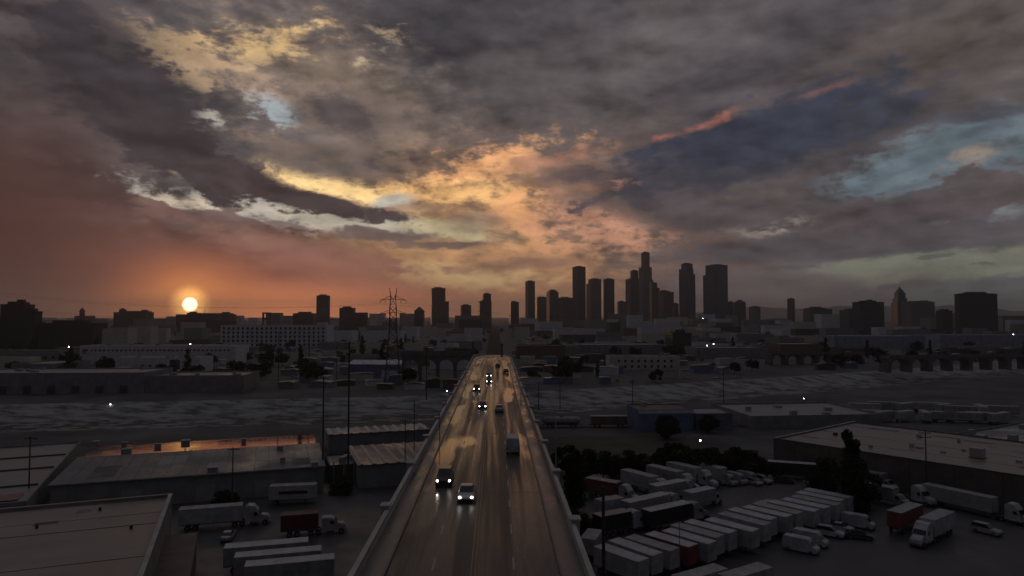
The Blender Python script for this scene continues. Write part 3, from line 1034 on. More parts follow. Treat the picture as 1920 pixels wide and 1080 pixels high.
tower('black flat-roofed block left of the white tapering tower', [(1603, 1653, 567), (1622, 1640, 565)], 1600, F_DARK, 6, ratio=0.5)
t = tower('pale tapering civic tower with a pyramid crown on the right skyline', [(1677, 1699, 568), (1679, 1697, 560), (1681, 1695, 550)], 2300, F_PALE, 0)
zc = at_depth(960, 550, 2300).z
MB().box(-11, 11, -11, 11, zc - 0.5, zc + 11, top=(4, 4, 4)).box(-6, 6, -6, 6, zc + 11.01, zc + 22, top=(5.4, 5.4, 5.4)).build('pyramid_crown', F_PALE, t)
tower('broad grey block directly right of the tapering civic tower', [(1697, 1746, 567), (1722, 1746, 566)], 2000, F_GREY, 6, ratio=0.6)
tower('massive black slab building, largest block on the right skyline', [(1795, 1866, 552), (1800, 1862, 551)], 1400, F_DARK, 0, ratio=0.2)
tower('small dark block between the broad grey and the massive black building', [(1760, 1781, 583)], 1500, F_DARK, 8)
tower('dark low block with two floors of setback beside the yard lights on the right', [(1250, 1292, 625)], 760, F_DARK, 10)


# ------------------------------------------------------------------ buildings of the flat land
WIN = MB().box(-0.5, 0.5, -0.06, 0.02, -0.5, 0.5).mesh('window')
WIN.materials.append(GLASS)


def windows(parent, w, front, rows, cols, z0, dz, ww, wh, margin=1.5):
    """rows of real panes set into a front wall (local -Y face at y=front)"""
    for r_ in range(rows):
        for c_ in range(cols):
            x = -w / 2 + margin + (w - 2 * margin) * (c_ + 0.5) / cols
            o = put('window', WIN, parent, (x, front, z0 + r_ * dz))
            o.scale = (ww, 1.0, wh)


def hall(name, label, cat, cx, cy, w, d, h, rz, wall, roof, parapet=0.7, units=0, group=None, seed=None, pitch=0.0, base=0.0):
    """flat-roofed (or low-pitched) building, origin in the middle of its front edge, front towards local -Y"""
    rnd = random.Random(seed if seed is not None else int(cx * 7 + cy * 13))
    t = thing(name, label, cat, (cx, cy, base), rz, group)
    q = MB()
    e = 0.3
    # four walls, each with thickness, butted at the corners
    q.box(-w / 2, w / 2, 0, e, -0.3, h + parapet)
    q.box(-w / 2, w / 2, d - e, d, -0.3, h + parapet)
    q.box(-w / 2, -w / 2 + e, e, d - e, -0.3, h + parapet)
    q.box(w / 2 - e, w / 2, e, d - e, -0.3, h + parapet)
    q.build('wall', wall, t)
    if pitch:
        m = d / 2
        zr = h + parapet + m * math.tan(R(pitch))
        a = 0.5
        f = MB().add([(-w / 2 - a, -a, h + parapet - 0.02), (w / 2 + a, -a, h + parapet - 0.02), (w / 2 + a, m, zr), (-w / 2 - a, m, zr), (-w / 2 - a, -a, h + parapet - 0.22), (w / 2 + a, -a, h + parapet - 0.22)], [(0, 1, 2, 3), (4, 5, 1, 0)])
        f.build('roof', roof, t)
        gb = MB()
        for s in (-1, 1):
            x = s * (w / 2 - 0.02)
            gb.add([(x, 0.01, h + parapet), (x, d - 0.01, h + parapet), (x, m, zr - 0.05)], [(0, 1, 2)])
        gb.build('gable', wall, t)
        return t
    MB().box(-w / 2 + e, w / 2 - e, e, d - e, h - 0.3, h).build('roof', roof, t)
    for i in range(units):
        a = rnd.uniform(0.7, 1.6)
        x, y = rnd.uniform(-w / 2 + 2.5, w / 2 - 2.5), rnd.uniform(2.2, d - 2.2)
        MB().box(x - a, x + a, y - a * 0.8, y + a * 0.8, h + 0.001, h + rnd.uniform(0.8, 1.6)).build('roof_vent', GREYP if i % 2 else OFFWHITE, t)
    return t


def hall_px(name, label, cat, x0, x1, ytop, depth, dd, wall, roof, rz=0.0, **k):
    """building whose front stands at a given depth, spanning two pixel columns, its top at a pixel row"""
    a, b = at_depth(x0, HOR, depth), at_depth(x1, HOR, depth)
    w = (b - a).length
    h = at_depth(960, ytop, depth).z - k.get('parapet', 0.7)
    c = (a + b) / 2
    TAKEN.append((c.x, c.y + dd / 2, max(w, dd) * 0.55))
    return hall(name, label, cat, c.x, c.y, w, dd, h, rz, wall, roof, **k), w, h


# ---- left bank of the foreground
G20 = R(19.5)


def frame(px, py, z, ang):
    """world point and axes of a local grid"""
    return on_plane(px, py, z)


# long warehouse with the wet gable roof
e0, e1 = on_plane(95, 908, 6.0), on_plane(607, 872, 6.0)
mid = (e0 + e1) / 2
ang = math.atan2(e1.y - e0.y, e1.x - e0.x)
W_C = (e1 - e0).length
t = thing('long_warehouse', 'long grey-green warehouse with wet low gable roof reflecting the sunset', 'warehouse', (mid.x, mid.y, 0), ang)
D_C, P_C, D_F = 46.0, 4.15, 22.0
zr = 6.0 + D_F * math.tan(R(3.0))
zb = zr - (D_C - D_F) * math.tan(R(P_C))
q = MB()
q.box(-W_C / 2, W_C / 2, 0, 0.3, -0.3, 5.9)
q.box(-W_C / 2, W_C / 2, D_C - 0.3, D_C, -0.3, zb - 0.1)
for s in (-1, 1):
    x = s * (W_C / 2 - 0.15)
    q.prism([(x - 0.15, 0.3), (x + 0.15, 0.3), (x + 0.15, D_C - 0.3), (x - 0.15, D_C - 0.3)], -0.3, min(zb, 5.9) - 0.1)
    q.add([(x, 0.3, 5.2), (x, D_C - 0.3, zb - 0.8), (x, D_F, zr - 0.1), (x, 0.3, 5.9), (x, D_C - 0.3, zb - 0.1)], [(0, 1, 4, 2, 3)])
q.build('wall', WALL_GREEN, t)
MB().add([(-W_C / 2 - 0.4, -0.4, 5.92), (W_C / 2 + 0.4, -0.4, 5.92), (W_C / 2 + 0.4, D_F, zr), (-W_C / 2 - 0.4, D_F, zr)], [(0, 1, 2, 3)]).build('front_roof_slope', ROOF_GREY, t)
MB().add([(-W_C / 2 - 0.4, D_F, zr), (W_C / 2 + 0.4, D_F, zr), (W_C / 2 + 0.4, D_C + 0.4, zb), (-W_C / 2 - 0.4, D_C + 0.4, zb)], [(0, 1, 2, 3)]).build('rear_roof_slope', ROOF_WET, t)['label'] = 'rear roof slope under a film of water'
MB().box(-W_C / 2 - 0.5, W_C / 2 + 0.5, -0.55, -0.41, 5.75, 6.0).build('gutter', CONCRETE_PALE, t)
for k in range(9):
    x = -W_C / 2 + 3 + k * (W_C - 6) / 8
    MB().box(x - 0.15, x + 0.15, -0.06, -0.002, 0, 5.7).build('pilaster_strip', WALL_GREY, t)
for k, x in enumerate((-12.0, 2.0, 14.0)):
    MB().box(x - 2, x + 2, -0.08, -0.003, 0.02, 3.6).build('roller_door', GREYP, t)
for k, (px, py) in enumerate(((180, 822), (233, 828), (348, 826), (296, 836), (457, 826), (237, 850), (525, 845), (530, 862), (399, 878), (590, 868))):
    p = on_plane(px, py, 6.7)
    l = Matrix.Rotation(-ang, 3, 'Z') @ (p - mid)
    z = 6.0 + l.y * math.tan(R(3)) if l.y < D_F else zr - (l.y - D_F) * math.tan(R(P_C))
    a = (0.7, 0.55, 1.0)[k % 3]
    MB().box(l.x - a, l.x + a, l.y - a, l.y + a, z - 0.2, z + 0.9).box(l.x - a - .15, l.x + a + .15, l.y - a - .15, l.y + a + .15, z + 0.901, z + 1.02).build('roof_vent', OFFWHITE if k % 2 else GREYP, t)
# standing seams and patched sheets of the front roof slope
sl3 = math.tan(R(3.0))
for k in range(1, 18):
    x0 = -W_C / 2 + k * W_C / 18
    MB().add([(x0 - 0.05, -0.3, 5.95), (x0 + 0.05, -0.3, 5.95), (x0 + 0.05, D_F, zr + 0.05), (x0 - 0.05, D_F, zr + 0.05), (x0 - 0.05, -0.3, 5.85), (x0 + 0.05, -0.3, 5.85), (x0 + 0.05, D_F, zr - 0.05), (x0 - 0.05, D_F, zr - 0.05)], [(0, 1, 2, 3), (0, 3, 7, 4), (1, 5, 6, 2)]).build('roof_seam', ROOF_DARK, t)
for k, (x0, x1, y0, y1) in enumerate(((2.0, 5.5, 0.2, 9.0), (-21, -16, 3, 12), (12, 18, 8, 16), (-9, -3, 10, 18), (20, 24, 2, 8))):
    MB().add([(x0, y0, 5.99 + y0 * sl3), (x1, y0, 5.99 + y0 * sl3), (x1, y1, 5.99 + y1 * sl3), (x0, y1, 5.99 + y1 * sl3)], [(0, 1, 2, 3)]).build('roof_patch', (ROOF_PALE, ROOF_DARK, ROOF_METAL)[k % 3], t)
TAKEN.append((mid.x, mid.y + 15, 45))

# flat roof in the bottom left corner
c0 = on_plane(322, 927, 9.0)
A = thing('flat_roof_building', 'near building with broad brownish flat roof in the bottom left corner', 'building', (c0.x, c0.y, 0), R(22))
W_A, D_A = 60.0, 46.0
q = MB()
q.box(-W_A, 0, -0.35, 0, -0.3, 9.0)
q.box(-0.35, 0, -D_A, -0.351, -0.3, 9.0)
q.box(-W_A, -W_A + 0.35, -D_A, -0.351, -0.3, 9.0)
q.box(-W_A + 0.351, -0.351, -D_A, -D_A + 0.35, -0.3, 9.0)
q.build('wall', WALL_GREY, A)
MB().box(-W_A + 0.35, -0.35, -D_A + 0.35, -0.352, 8.2, 8.55).build('roof', ROOF_BROWN, A)
MB().box(-W_A, -0.55, -0.45, 0.1, 9.0, 9.18).build('parapet_cap', ROOF_BROWN, A)
MB().box(-0.5, 0.12, -D_A, 0.1, 9.001, 9.2).build('parapet_cap', CONCRETE, A)
for k in (2, 4, 9):
    y = -3.2 - k * 3.1
    w_ = 0.07 if k == 4 else 0.03
    MB().box(-W_A + 0.5, -0.6, y - w_, y + w_, 8.551, 8.60).build('roof_seam', ROOF_DARK if k % 5 == 4 else ROOF_PALE, A)
rq = random.Random(19)
for k in range(9):
    x, y, a, b = rq.uniform(-40, -5), rq.uniform(-34, -3), rq.uniform(0.6, 2.6), rq.uniform(0.5, 1.6)
    MB().add([(x - a, y - b, 8.556 + k * 0.001), (x + a, y - b * 0.8, 8.556 + k * 0.001), (x + a * 0.9, y + b, 8.556 + k * 0.001), (x - a, y + b * 0.9, 8.556 + k * 0.001)], [(0, 1, 2, 3)]).build('roof_patch', (ROOF_DARK, ROOF_PALE, ROOF_GREY)[k % 3], A)
for x, y in ((-4, -17.5), (-26, -10), (-27, -16), (-10, -5), (-17, -12)):
    MB().tube((x, y, 8.55), (x, y, 9.1), 0.22).build('vent_pipe', DARKSTEEL, A)
A2 = thing('low_annex', 'lower brown-roofed annex between corner building and truck yard', 'building', (c0.x + 0.4, c0.y - 5, 0), R(22))
MB().box(0.35, 6.0, -42, -5, -0.3, 4.6).build('wall', WALL_BROWN, A2)
MB().box(0.25, 6.15, -42.1, -4.9, 4.601, 4.8).build('roof', pm('brown_tar_roof', (0.085, 0.06, 0.045), 0.6, 0.3, 0.3), A2)
TAKEN.append((c0.x - 20, c0.y - 20, 45))

# flat building at the left edge with dark skylights
p0 = Vector((-118.7, 117.6, 0))
t = hall('skylight_building', 'low pinkish flat-roofed building with dark skylights at the left edge', 'building', p0.x, p0.y, 60, 68, 4.6, R(25), WALL_GREY, ROOF_PALE, 0.5, 0)
for k in range(5):
    MB().box(4 + k * 5.0, 8 + k * 5.0, 3.0, 8.5, 4.601, 4.85).build('skylight', GLASS, t)
for y in (16, 34, 50):
    MB().box(-29, 29, y, y + 0.4, 4.601, 4.95).build('roof_divider', WALL_DARK, t)
TAKEN.append((p0.x - 14, p0.y + 30, 46))

# ribbed metal sheds next to the bridge
r0 = on_plane(705, 858, 5.5)
t = thing('ribbed_shed', 'shed with wide ribbed metal roof hard left of the bridge', 'shed', (r0.x + 9, r0.y - 4, 0), G20)
MB().box(-12, 12, 0, 24, -0.3, 5.2).build('wall', WALL_GREEN, t)
MB().box(-12.3, 12.3, -0.3, 24.3, 5.201, 5.4).build('roof', ROOF_GREY, t)
for k in range(9):
    x = -11.4 + k * 2.85
    MB().box(x - 0.55, x + 0.55, -0.2, 24.2, 5.401, 5.62, top=(0.35, 0.35, 0)).build('roof_rib', ROOF_METAL, t)
MB().box(-6, -4.6, -0.06, -0.002, 3.2, 3.6).build('wall_light', OFFWHITE, t)
TAKEN.append((r0.x + 6, r0.y + 10, 22))
r1 = on_plane(640, 803, 5.5)
t = thing('ribbed_shed', 'narrow shed with pale ribbed roof beyond the wide ribbed one', 'shed', (r1.x + 12, r1.y - 5, 0), G20)
MB().box(-14, 16, 0, 11, -0.3, 5.0).build('wall', WALL_GREY, t)
MB().box(-14.3, 16.3, -0.3, 11.3, 5.001, 5.2).build('roof', ROOF_GREY, t)
for k in range(11):
    x = -13.4 + k * 2.85
    MB().box(x - 0.6, x + 0.6, -0.2, 11.2, 5.201, 5.42, top=(0.35, 0.35, 0)).build('roof_rib', WALL_PALE, t)
r2 = on_plane(618, 880, 4.0)
t = hall('small_annex', 'small dark annex with pipes in the gap between warehouse and ribbed shed', 'building', r2.x + 4, r2.y + 4, 10, 14, 4.0, G20, WALL_DARK, ROOF_GREY, 0.4, 3)
for k in range(4):
    MB().tube((-4 + k * 2.4, -0.2, 0), (-4 + k * 2.4, -0.2, 5.2), 0.16).build('pipe', OFFWHITE, t)

# ---- right bank of the foreground
eR0, eR1 = on_plane(1450, 822, 7.7), on_plane(1920, 893, 7.7)
angR = math.atan2(eR1.y - eR0.y, eR1.x - eR0.x)
t = thing('large_warehouse', 'large brown warehouse with huge pale flat roof behind the parked trucks', 'warehouse', (eR0.x, eR0.y, 0), angR)
LR = (eR1 - eR0).length + 40
q = MB()
q.box(0, LR, 0, 0.3, -0.3, 7.7)
q.box(0, 0.3, 0.301, 46, -0.3, 7.7)
q.box(0.301, LR, 45.7, 46, -0.3, 7.7)
q.box(LR - 0.3, LR, 0.301, 45.699, -0.3, 7.7)
q.build('wall', pm('brown_stucco', (0.11, 0.10, 0.085), 0.85, 0.2, 0.3), t)
MB().box(0.3, LR - 0.3, 0.3, 45.7, 7.0, 7.35).build('roof', ROOF_BROWN, t)
MB().box(-0.12, LR + 0.1, -0.12, 0.4, 7.701, 7.85).build('parapet_cap', ROOF_DARK, t)
MB().box(-0.12, 0.4, 0.401, 46.1, 7.701, 7.85).build('parapet_cap', CONCRETE, t)
ac = on_plane(1833, 858, 7.35)
la = Matrix.Rotation(-angR, 3, 'Z') @ (ac - Vector((eR0.x, eR0.y, 7.35)))
u = MB().box(la.x - 1.3, la.x + 1.3, la.y - 1.1, la.y + 1.1, 7.5, 9.6).build('air_handler', GREYP, t)
MB().box(la.x - 1.5, la.x + 1.5, la.y - 1.3, la.y + 1.3, 7.352, 7.5).build('curb', ROOF_DARK, u)
rq = random.Random(29)
for k in (2, 5, 9):
    MB().box(0.5, LR - 0.5, 4 + k * 3.9 - 0.04, 4 + k * 3.9 + 0.04, 7.351, 7.40).build('roof_seam', ROOF_DARK if k % 3 == 1 else ROOF_PALE, t)
for k in range(12):
    x, y, a = rq.uniform(4, LR - 45), rq.uniform(4, 42), rq.uniform(0.3, 0.8)
    MB().box(x - a, x + a, y - a * 0.7, y + a * 0.7, 7.352, 7.352 + rq.uniform(0.3, 1.0)).build('roof_vent', (GREYP, OFFWHITE, DARKSTEEL)[k % 3], t)
for k in range(8):
    x, y, a, b = rq.uniform(4, LR - 40), rq.uniform(4, 42), rq.uniform(1, 4), rq.uniform(0.6, 2)
    MB().add([(x - a, y - b, 7.356 + k * 0.001), (x + a, y - b * 0.8, 7.356 + k * 0.001), (x + a * 0.9, y + b, 7.356 + k * 0.001), (x - a, y + b, 7.356 + k * 0.001)], [(0, 1, 2, 3)]).build('roof_patch', (ROOF_DARK, ROOF_GREY)[k % 2], t)
for x in range(6, int(LR), 9):
    MB().box(x - 0.12, x + 0.12, -0.05, -0.002, 0, 7.5).build('downpipe', WALL_DARK, t)
TAKEN += [(90, 190, 42), (120, 160, 45)]
# roofs behind it
pR = on_plane(1700, 815, 6.5)
t = hall('unit_roof_building', 'flat-roofed workshop crowded with roof units behind the large warehouse', 'workshop', pR.x + 48, pR.y - 8, 70, 26, 6.0, angR + R(90) - R(8), WALL_GREY, ROOF_GREY, 0.5, 14, seed=5)
TAKEN.append((pR.x + 42, pR.y + 6, 40))
hall_px('low_warehouse', 'long low pale-roofed warehouse between river and large warehouse', 'warehouse', 1400, 1660, 778, 246, 36, WALL_GREY, ROOF_PALE, R(6), units=6, seed=9)
t, w, h = hall_px('blue_warehouse', 'blue-walled warehouse with dull red roof edge near the river on the right', 'warehouse', 1195, 1300, 768, 238, 16, WALL_BLUE, pm('dull_red_roof', (0.13, 0.06, 0.05), 0.6, 0.3, 0.3), R(5), parapet=0.4, units=1)
MB().box(-w / 2 + 6, -w / 2 + 10.5, -0.08, -0.003, 0, 4.4).build('loading_door', WALL_DARK, t)
MB().box(-w / 2, w / 2, -0.1, -0.004, h - 0.9, h + 0.2).build('fascia', WALL_PALE, t)
hall_px('blue_warehouse', 'smaller grey-blue shed joined to the right of the blue-walled warehouse', 'shed', 1302, 1372, 775, 240, 14, pm('grey_blue_wall', (0.13, 0.14, 0.18), 0.8, 0.2, 0.3), ROOF_PALE, R(5), parapet=0.3)

# ---- beyond the river, left
t, w, h = hall_px('white_factory', 'long pale five-storey factory with dark window columns left of the pylon', 'factory', 415, 612, 610, 870, 40, WALL_PALE, ROOF_GREY, R(2), units=5)
windows(t, w, -0.02, 5, 22, 3.0, 5.2, 2.6, 3.2)
t, w, h = hall_px('white_depot', 'long low white depot with a row of small dark openings under the sun', 'depot', 153, 442, 648, 565, 30, WALL_PALE, ROOF_GREY, R(1), units=4)
windows(t, w, -0.02, 1, 34, h - 3.2, 1, 1.6, 1.4, 4)
MB().box(-w / 2 + 2, -w / 2 + 5, -0.12, -0.02, h - 6, h - 2).build('wall_sign', WALL_BLUE, t)
t, w, h = hall_px('white_block', 'two-part white building with a dark recess in front of the long depot', 'building', 219, 376, 670, 480, 22, WALL_PALE, ROOF_PALE, R(1), units=5)
MB().box(w / 2 - 21, w / 2 - 14, -0.1, -0.003, 0.2, h - 1).build('recess_door', WALL_DARK, t)
windows(t, w * 0.5, -0.02, 1, 5, 5.0, 1, 2.0, 1.2)
t, w, h = hall_px('riverside_warehouse', 'very long dark grey flat warehouse along the far river bank on the left', 'warehouse', -60, 268, 699, 352, 34, WALL_GREY, ROOF_PALE, R(3), units=6)
for k in range(7):
    MB().box(-w / 2 + 6 + k * 12, -w / 2 + 10 + k * 12, -0.08, -0.003, 0, 4).build('dock_door', WALL_DARK, t)
hall_px('riverside_warehouse', 'lower dark grey warehouse continuing the riverside row towards the bridge', 'warehouse', 272, 456, 704, 358, 30, WALL_GREY, ROOF_GREY, R(5), units=5)
t, w, h = hall_px('green_grey_building', 'pale greenish building with square windows at the left edge beyond the river', 'building', -30, 112, 657, 520, 20, WALL_GREEN, ROOF_GREY, R(2), units=3)
windows(t, w, -0.02, 2, 9, 4.0, 4.2, 2.2, 2.0)
hall_px('cream_building', 'small cream building above the depot on the left', 'building', 193, 240, 616, 760, 20, WALL_CREAM, ROOF_GREY, R(3), units=2)
hall_px('cream_building', 'cream block right of the small cream building on the left', 'building', 242, 282, 612, 800, 20, WALL_CREAM, ROOF_PALE, R(3), units=2)
t, w, h = hall_px('tilt_roof_shop', 'white-roofed shop with dark blue side by the tracks left of the bridge', 'shop', 652, 752, 683, 440, 20, WALL_BLUE, WALL_PALE, R(-8), pitch=12.0, parapet=0.1)
MB().box(w / 2 - 12, w / 2 - 2, -0.08, -0.003, 0.2, 5.0).build('white_panel', WALL_PALE, t)
# ---- beyond the river, right
t, w, h = hall_px('cream_office', 'cream two-storey building with dark square windows right of the bridge', 'building', 1143, 1275, 668, 505, 18, WALL_CREAM, ROOF_PALE, R(2), units=5)
windows(t, w * 0.9, -0.02, 2, 9, 2.6, 4.0, 1.7, 1.7)
hall_px('pale_blue_hall', 'long pale blue hall on the right before the black slab building', 'hall', 1562, 1735, 630, 760, 50, pm('pale_blue_wall', (0.24, 0.26, 0.32), 0.8, 0.2, 0.2), ROOF_GREY, R(1), units=4)
hall_px('pale_blue_hall', 'second pale blue hall at the right edge with flat dark roof', 'hall', 1760, 1990, 628, 800, 50, MATS['pale_blue_wall'], ROOF_DARK, R(1), units=4)
for x0, x1, y, d, mt, lb in ((976, 1003, 668, 560, WALL_CREAM, 'small cream kiosk-like shed right of the bridge end'), (1020, 1043, 668, 560, pm('teal_wall', (0.12, 0.22, 0.20), 0.8, 0.2, 0.3), 'small teal shed right of the cream one near the bridge end')):
    hall_px('small_shed', lb, 'shed', x0, x1, y, d, 8, mt, ROOF_GREY, 0.0, parapet=0.2)
hall_px('brown_shed', 'row of reddish brown sheds right of the bridge end', 'shed', 968, 1060, 648, 640, 26, WALL_BROWN, ROOF_DARK, R(2), units=3)
hall_px('dark_hall', 'wide flat dark hall with pale roof edge behind the cream two-storey building', 'hall', 1080, 1245, 646, 700, 40, WALL_GREY, ROOF_PALE, R(2), units=6)
hall_px('grey_hall', 'grey hall behind the two lit yard lamps on the right', 'hall', 1305, 1440, 652, 640, 40, WALL_GREY, ROOF_GREY, R(2), units=5)


# ---- arched viaducts
def arcade(label, x0, x1, ytop, depth, n, dd, mat, rz=0.0, zbase=-0.3):
    a, b = at_depth(x0, HOR, depth), at_depth(x1, HOR, depth)
    w = (b - a).length
    h = at_depth(960, ytop, depth).z
    c = (a + b) / 2
    t = thing('arched_viaduct', label, 'viaduct', (c.x, c.y, 0), rz)
    bay = w / n
    for k in range(n + 1):
        x = -w / 2 + k * bay
        MB().box(x - bay * 0.09, x + bay * 0.09, 0, dd, zbase, h * 0.5).build('pier', mat, t)
    for k in range(n):
        xa, xb = -w / 2 + k * bay + bay * 0.09, -w / 2 + (k + 1) * bay - bay * 0.09
        pts = [(xa - bay * 0.09, h * 0.5), (xa, h * 0.5)]
        rr = (xb - xa) / 2
        for i in range(1, 10):
            an = math.pi * (1 - i / 10)
            pts.append(((xa + xb) / 2 + rr * math.cos(an), h * 0.5 + min(rr, h * 0.36) * math.sin(an)))
        pts += [(xb, h * 0.5), (xb + bay * 0.09, h * 0.5), (xb + bay * 0.09, h * 0.9), (xa - bay * 0.09, h * 0.9)]
        MB().side(pts, 0.02, dd - 0.02).build('arch', mat, t)
    MB().box(-w / 2 - 1, w / 2 + 1, -0.6, dd + 0.6, h * 0.9, h).build('deck', mat, t)
    for y in (-0.5, dd + 0.2):
        MB().box(-w / 2 - 1, w / 2 + 1, y, y + 0.3, h + 0.001, h + 1.0).build('parapet', mat, t)
    TAKEN.append((c.x, c.y, w * 0.45))
    return t


VIA = pm('old_viaduct_concrete', (0.13, 0.115, 0.10), 0.85, 0.25, 0.2)
arcade('concrete viaduct with round arches joining the bridge from the left', 755, 886, 662, 420, 4, 9, VIA, R(3))
arcade('distant low viaduct with dark rectangular bays on the right', 1440, 1625, 663, 560, 6, 8, VIA, R(8))
arcade('second stretch of distant arched viaduct at the right edge', 1640, 1960, 668, 500, 7, 8, VIA, R(14))

# ---- the mass of small buildings across the plain
for v in (330, 420, 520, 640):
    c = br(0, v)
    TAKEN.append((c.x, c.y, 22))
rnd = random.Random(5)
WALLS = [WALL_GREY, WALL_PALE, WALL_CREAM, WALL_BROWN, WALL_DARK, WALL_GREEN, WALL_GREY, WALL_PALE]
ROOFS = [ROOF_GREY, ROOF_PALE, ROOF_DARK, ROOF_PALE]
WALL_WORDS = ['grey-walled', 'white-walled', 'cream-walled', 'brown', 'dark-walled', 'greenish', 'grey-walled', 'white-walled']


def zone(px):
    for x, w in ((340, 'left of the sun'), (560, 'right below the sun'), (730, 'just left of the pylon'), (905, 'between pylon and bridge end'), (1090, 'just right of the bridge end'), (1270, 'below the tallest skyscraper'), (1460, 'below the two glass towers'), (1700, 'below the civic tower'), (9999, 'before the massive black slab')):
        if px < x:
            return w


def reach(dep):
    return 'near the river' if dep < 700 else ('halfway to the skyline' if dep < 1300 else 'at the foot of the skyline')


def far_edge_y(x):
    for a, b in zip(FAR_EDGE, FAR_EDGE[1:]):
        if a[0] <= x <= b[0]:
            return a[1] + (b[1] - a[1]) * (x - a[0]) / (b[0] - a[0])
    return 0


count = 0
tries = 0
while count < 290 and tries < 9000:
    tries += 1
    dep = 400 + 2300 * rnd.random() ** 1.5
    px = rnd.uniform(-40, 1960)
    c = at_depth(px, HOR, dep)
    big = rnd.random()
    w = rnd.uniform(14, 40) * (1 + dep / 2600)
    d = rnd.uniform(12, 30) * (1 + dep / 3200)
    r_ = max(w, d) * 0.55
    if abs(c.x + 0.0235 * c.y + 2) < 14 + w / 2 or c.y < far_edge_y(c.x) + 25 + d * 0.3:
        continue
    if any((c.x - x) ** 2 + (c.y - y) ** 2 < (r_ + q_) ** 2 * 0.85 for x, y, q_ in TAKEN):
        continue
    if any(a < px + w * 640 / dep and px - w * 640 / dep < b and dep < lim for a, b, lim in ((140, 455, 620), (640, 900, 480), (1120, 1300, 530), (950, 1070, 660), (1420, 1960, 600), (400, 625, 700))):
        continue                     # open lots in front of the buildings that show
    h = rnd.uniform(4.5, 11)
    if dep > 900:
        h = rnd.uniform(7, 22)
    if dep > 1400:
        h = rnd.uniform(10, 34)
        if rnd.random() < 0.15:
            h = rnd.uniform(34, 50)
    TAKEN.append((c.x, c.y, r_))
    wi = rnd.randrange(len(WALLS))
    size = 'broad' if w > 45 else ('small' if w < 24 else 'low')
    t = hall('low_building', '%s %s building %s, %s' % (size, WALL_WORDS[wi], zone(px), reach(dep)), 'building', c.x, c.y, w, d, h, R(rnd.uniform(-14, 14)), WALLS[wi], rnd.choice(ROOFS), 0.7, 1 if dep > 1200 else rnd.randint(1, 3), group='dim low buildings ' + zone(px), seed=count)
    count += 1

# sheds, lean-tos and containers crowding the lots between them
rnd = random.Random(41)
k = 0
SHED_WALLS = [WALL_GREY, WALL_PALE, WALL_CREAM, WALL_BROWN, WALL_DARK, WALL_BLUE]
SHED_WORDS = ['grey', 'white', 'cream', 'brown', 'dark', 'bluish']
while k < 295:
    dep = 372 + 900 * rnd.random() ** 1.6
    px = rnd.uniform(-30, 1950)
    c = at_depth(px, HOR, dep)
    w, d, h = rnd.uniform(5, 17), rnd.uniform(4, 11), rnd.uniform(2.6, 5.2)
    r_ = max(w, d) * 0.6
    if abs(c.x + 0.0235 * c.y + 2) < 14 + w / 2 or c.y < far_edge_y(c.x) + 10 + d:
        continue
    if any((c.x - x) ** 2 + (c.y - y) ** 2 < (r_ + q_) ** 2 * 0.8 for x, y, q_ in TAKEN):
        continue
    TAKEN.append((c.x, c.y, r_))
    wi = rnd.randrange(6)
    t = thing('small_outbuilding', 'small %s shed %s, %s' % (SHED_WORDS[wi], zone(px), reach(dep)), 'shed', (c.x, c.y, 0), R(rnd.uniform(-20, 20)), 'small sheds ' + zone(px))
    MB().box(-w / 2, w / 2, 0, d, -0.2, h).build('wall', SHED_WALLS[wi], t)
    MB().side([(-w / 2 - 0.3, h + 0.001), (w / 2 + 0.3, h + 0.001), (w / 2 + 0.3, h + 0.15), (rnd.uniform(-w / 3, w / 3), h + rnd.uniform(0.3, 1.2)), (-w / 2 - 0.3, h + 0.15)], -0.3, d + 0.3).build('roof', rnd.choice(ROOFS), t)
    k += 1


# ------------------------------------------------------------------ vehicles (local +X is forwards)
def wheel_mesh(r, w, tag_):
    tyre = MB().tube((0, -w / 2, 0), (0, w / 2, 0), r, n=14).mesh('tyre')
    tyre.materials.append(RUBBER)
    rim = MB().tube((0, -w / 2 - 0.01, 0), (0, w / 2 + 0.01, 0), r * 0.58, n=10).mesh('rim')
    rim.materials.append(STEEL)
    return tyre, rim, r


W_CAR = wheel_mesh(0.33, 0.22, 'car')
W_TRUCK = wheel_mesh(0.5, 0.28, 'truck')


def wheels(t, spots, kind):
    for x, y in spots:
        o = put('wheel', kind[0], t, (x, y, kind[2]))
        put('rim', kind[1], o)


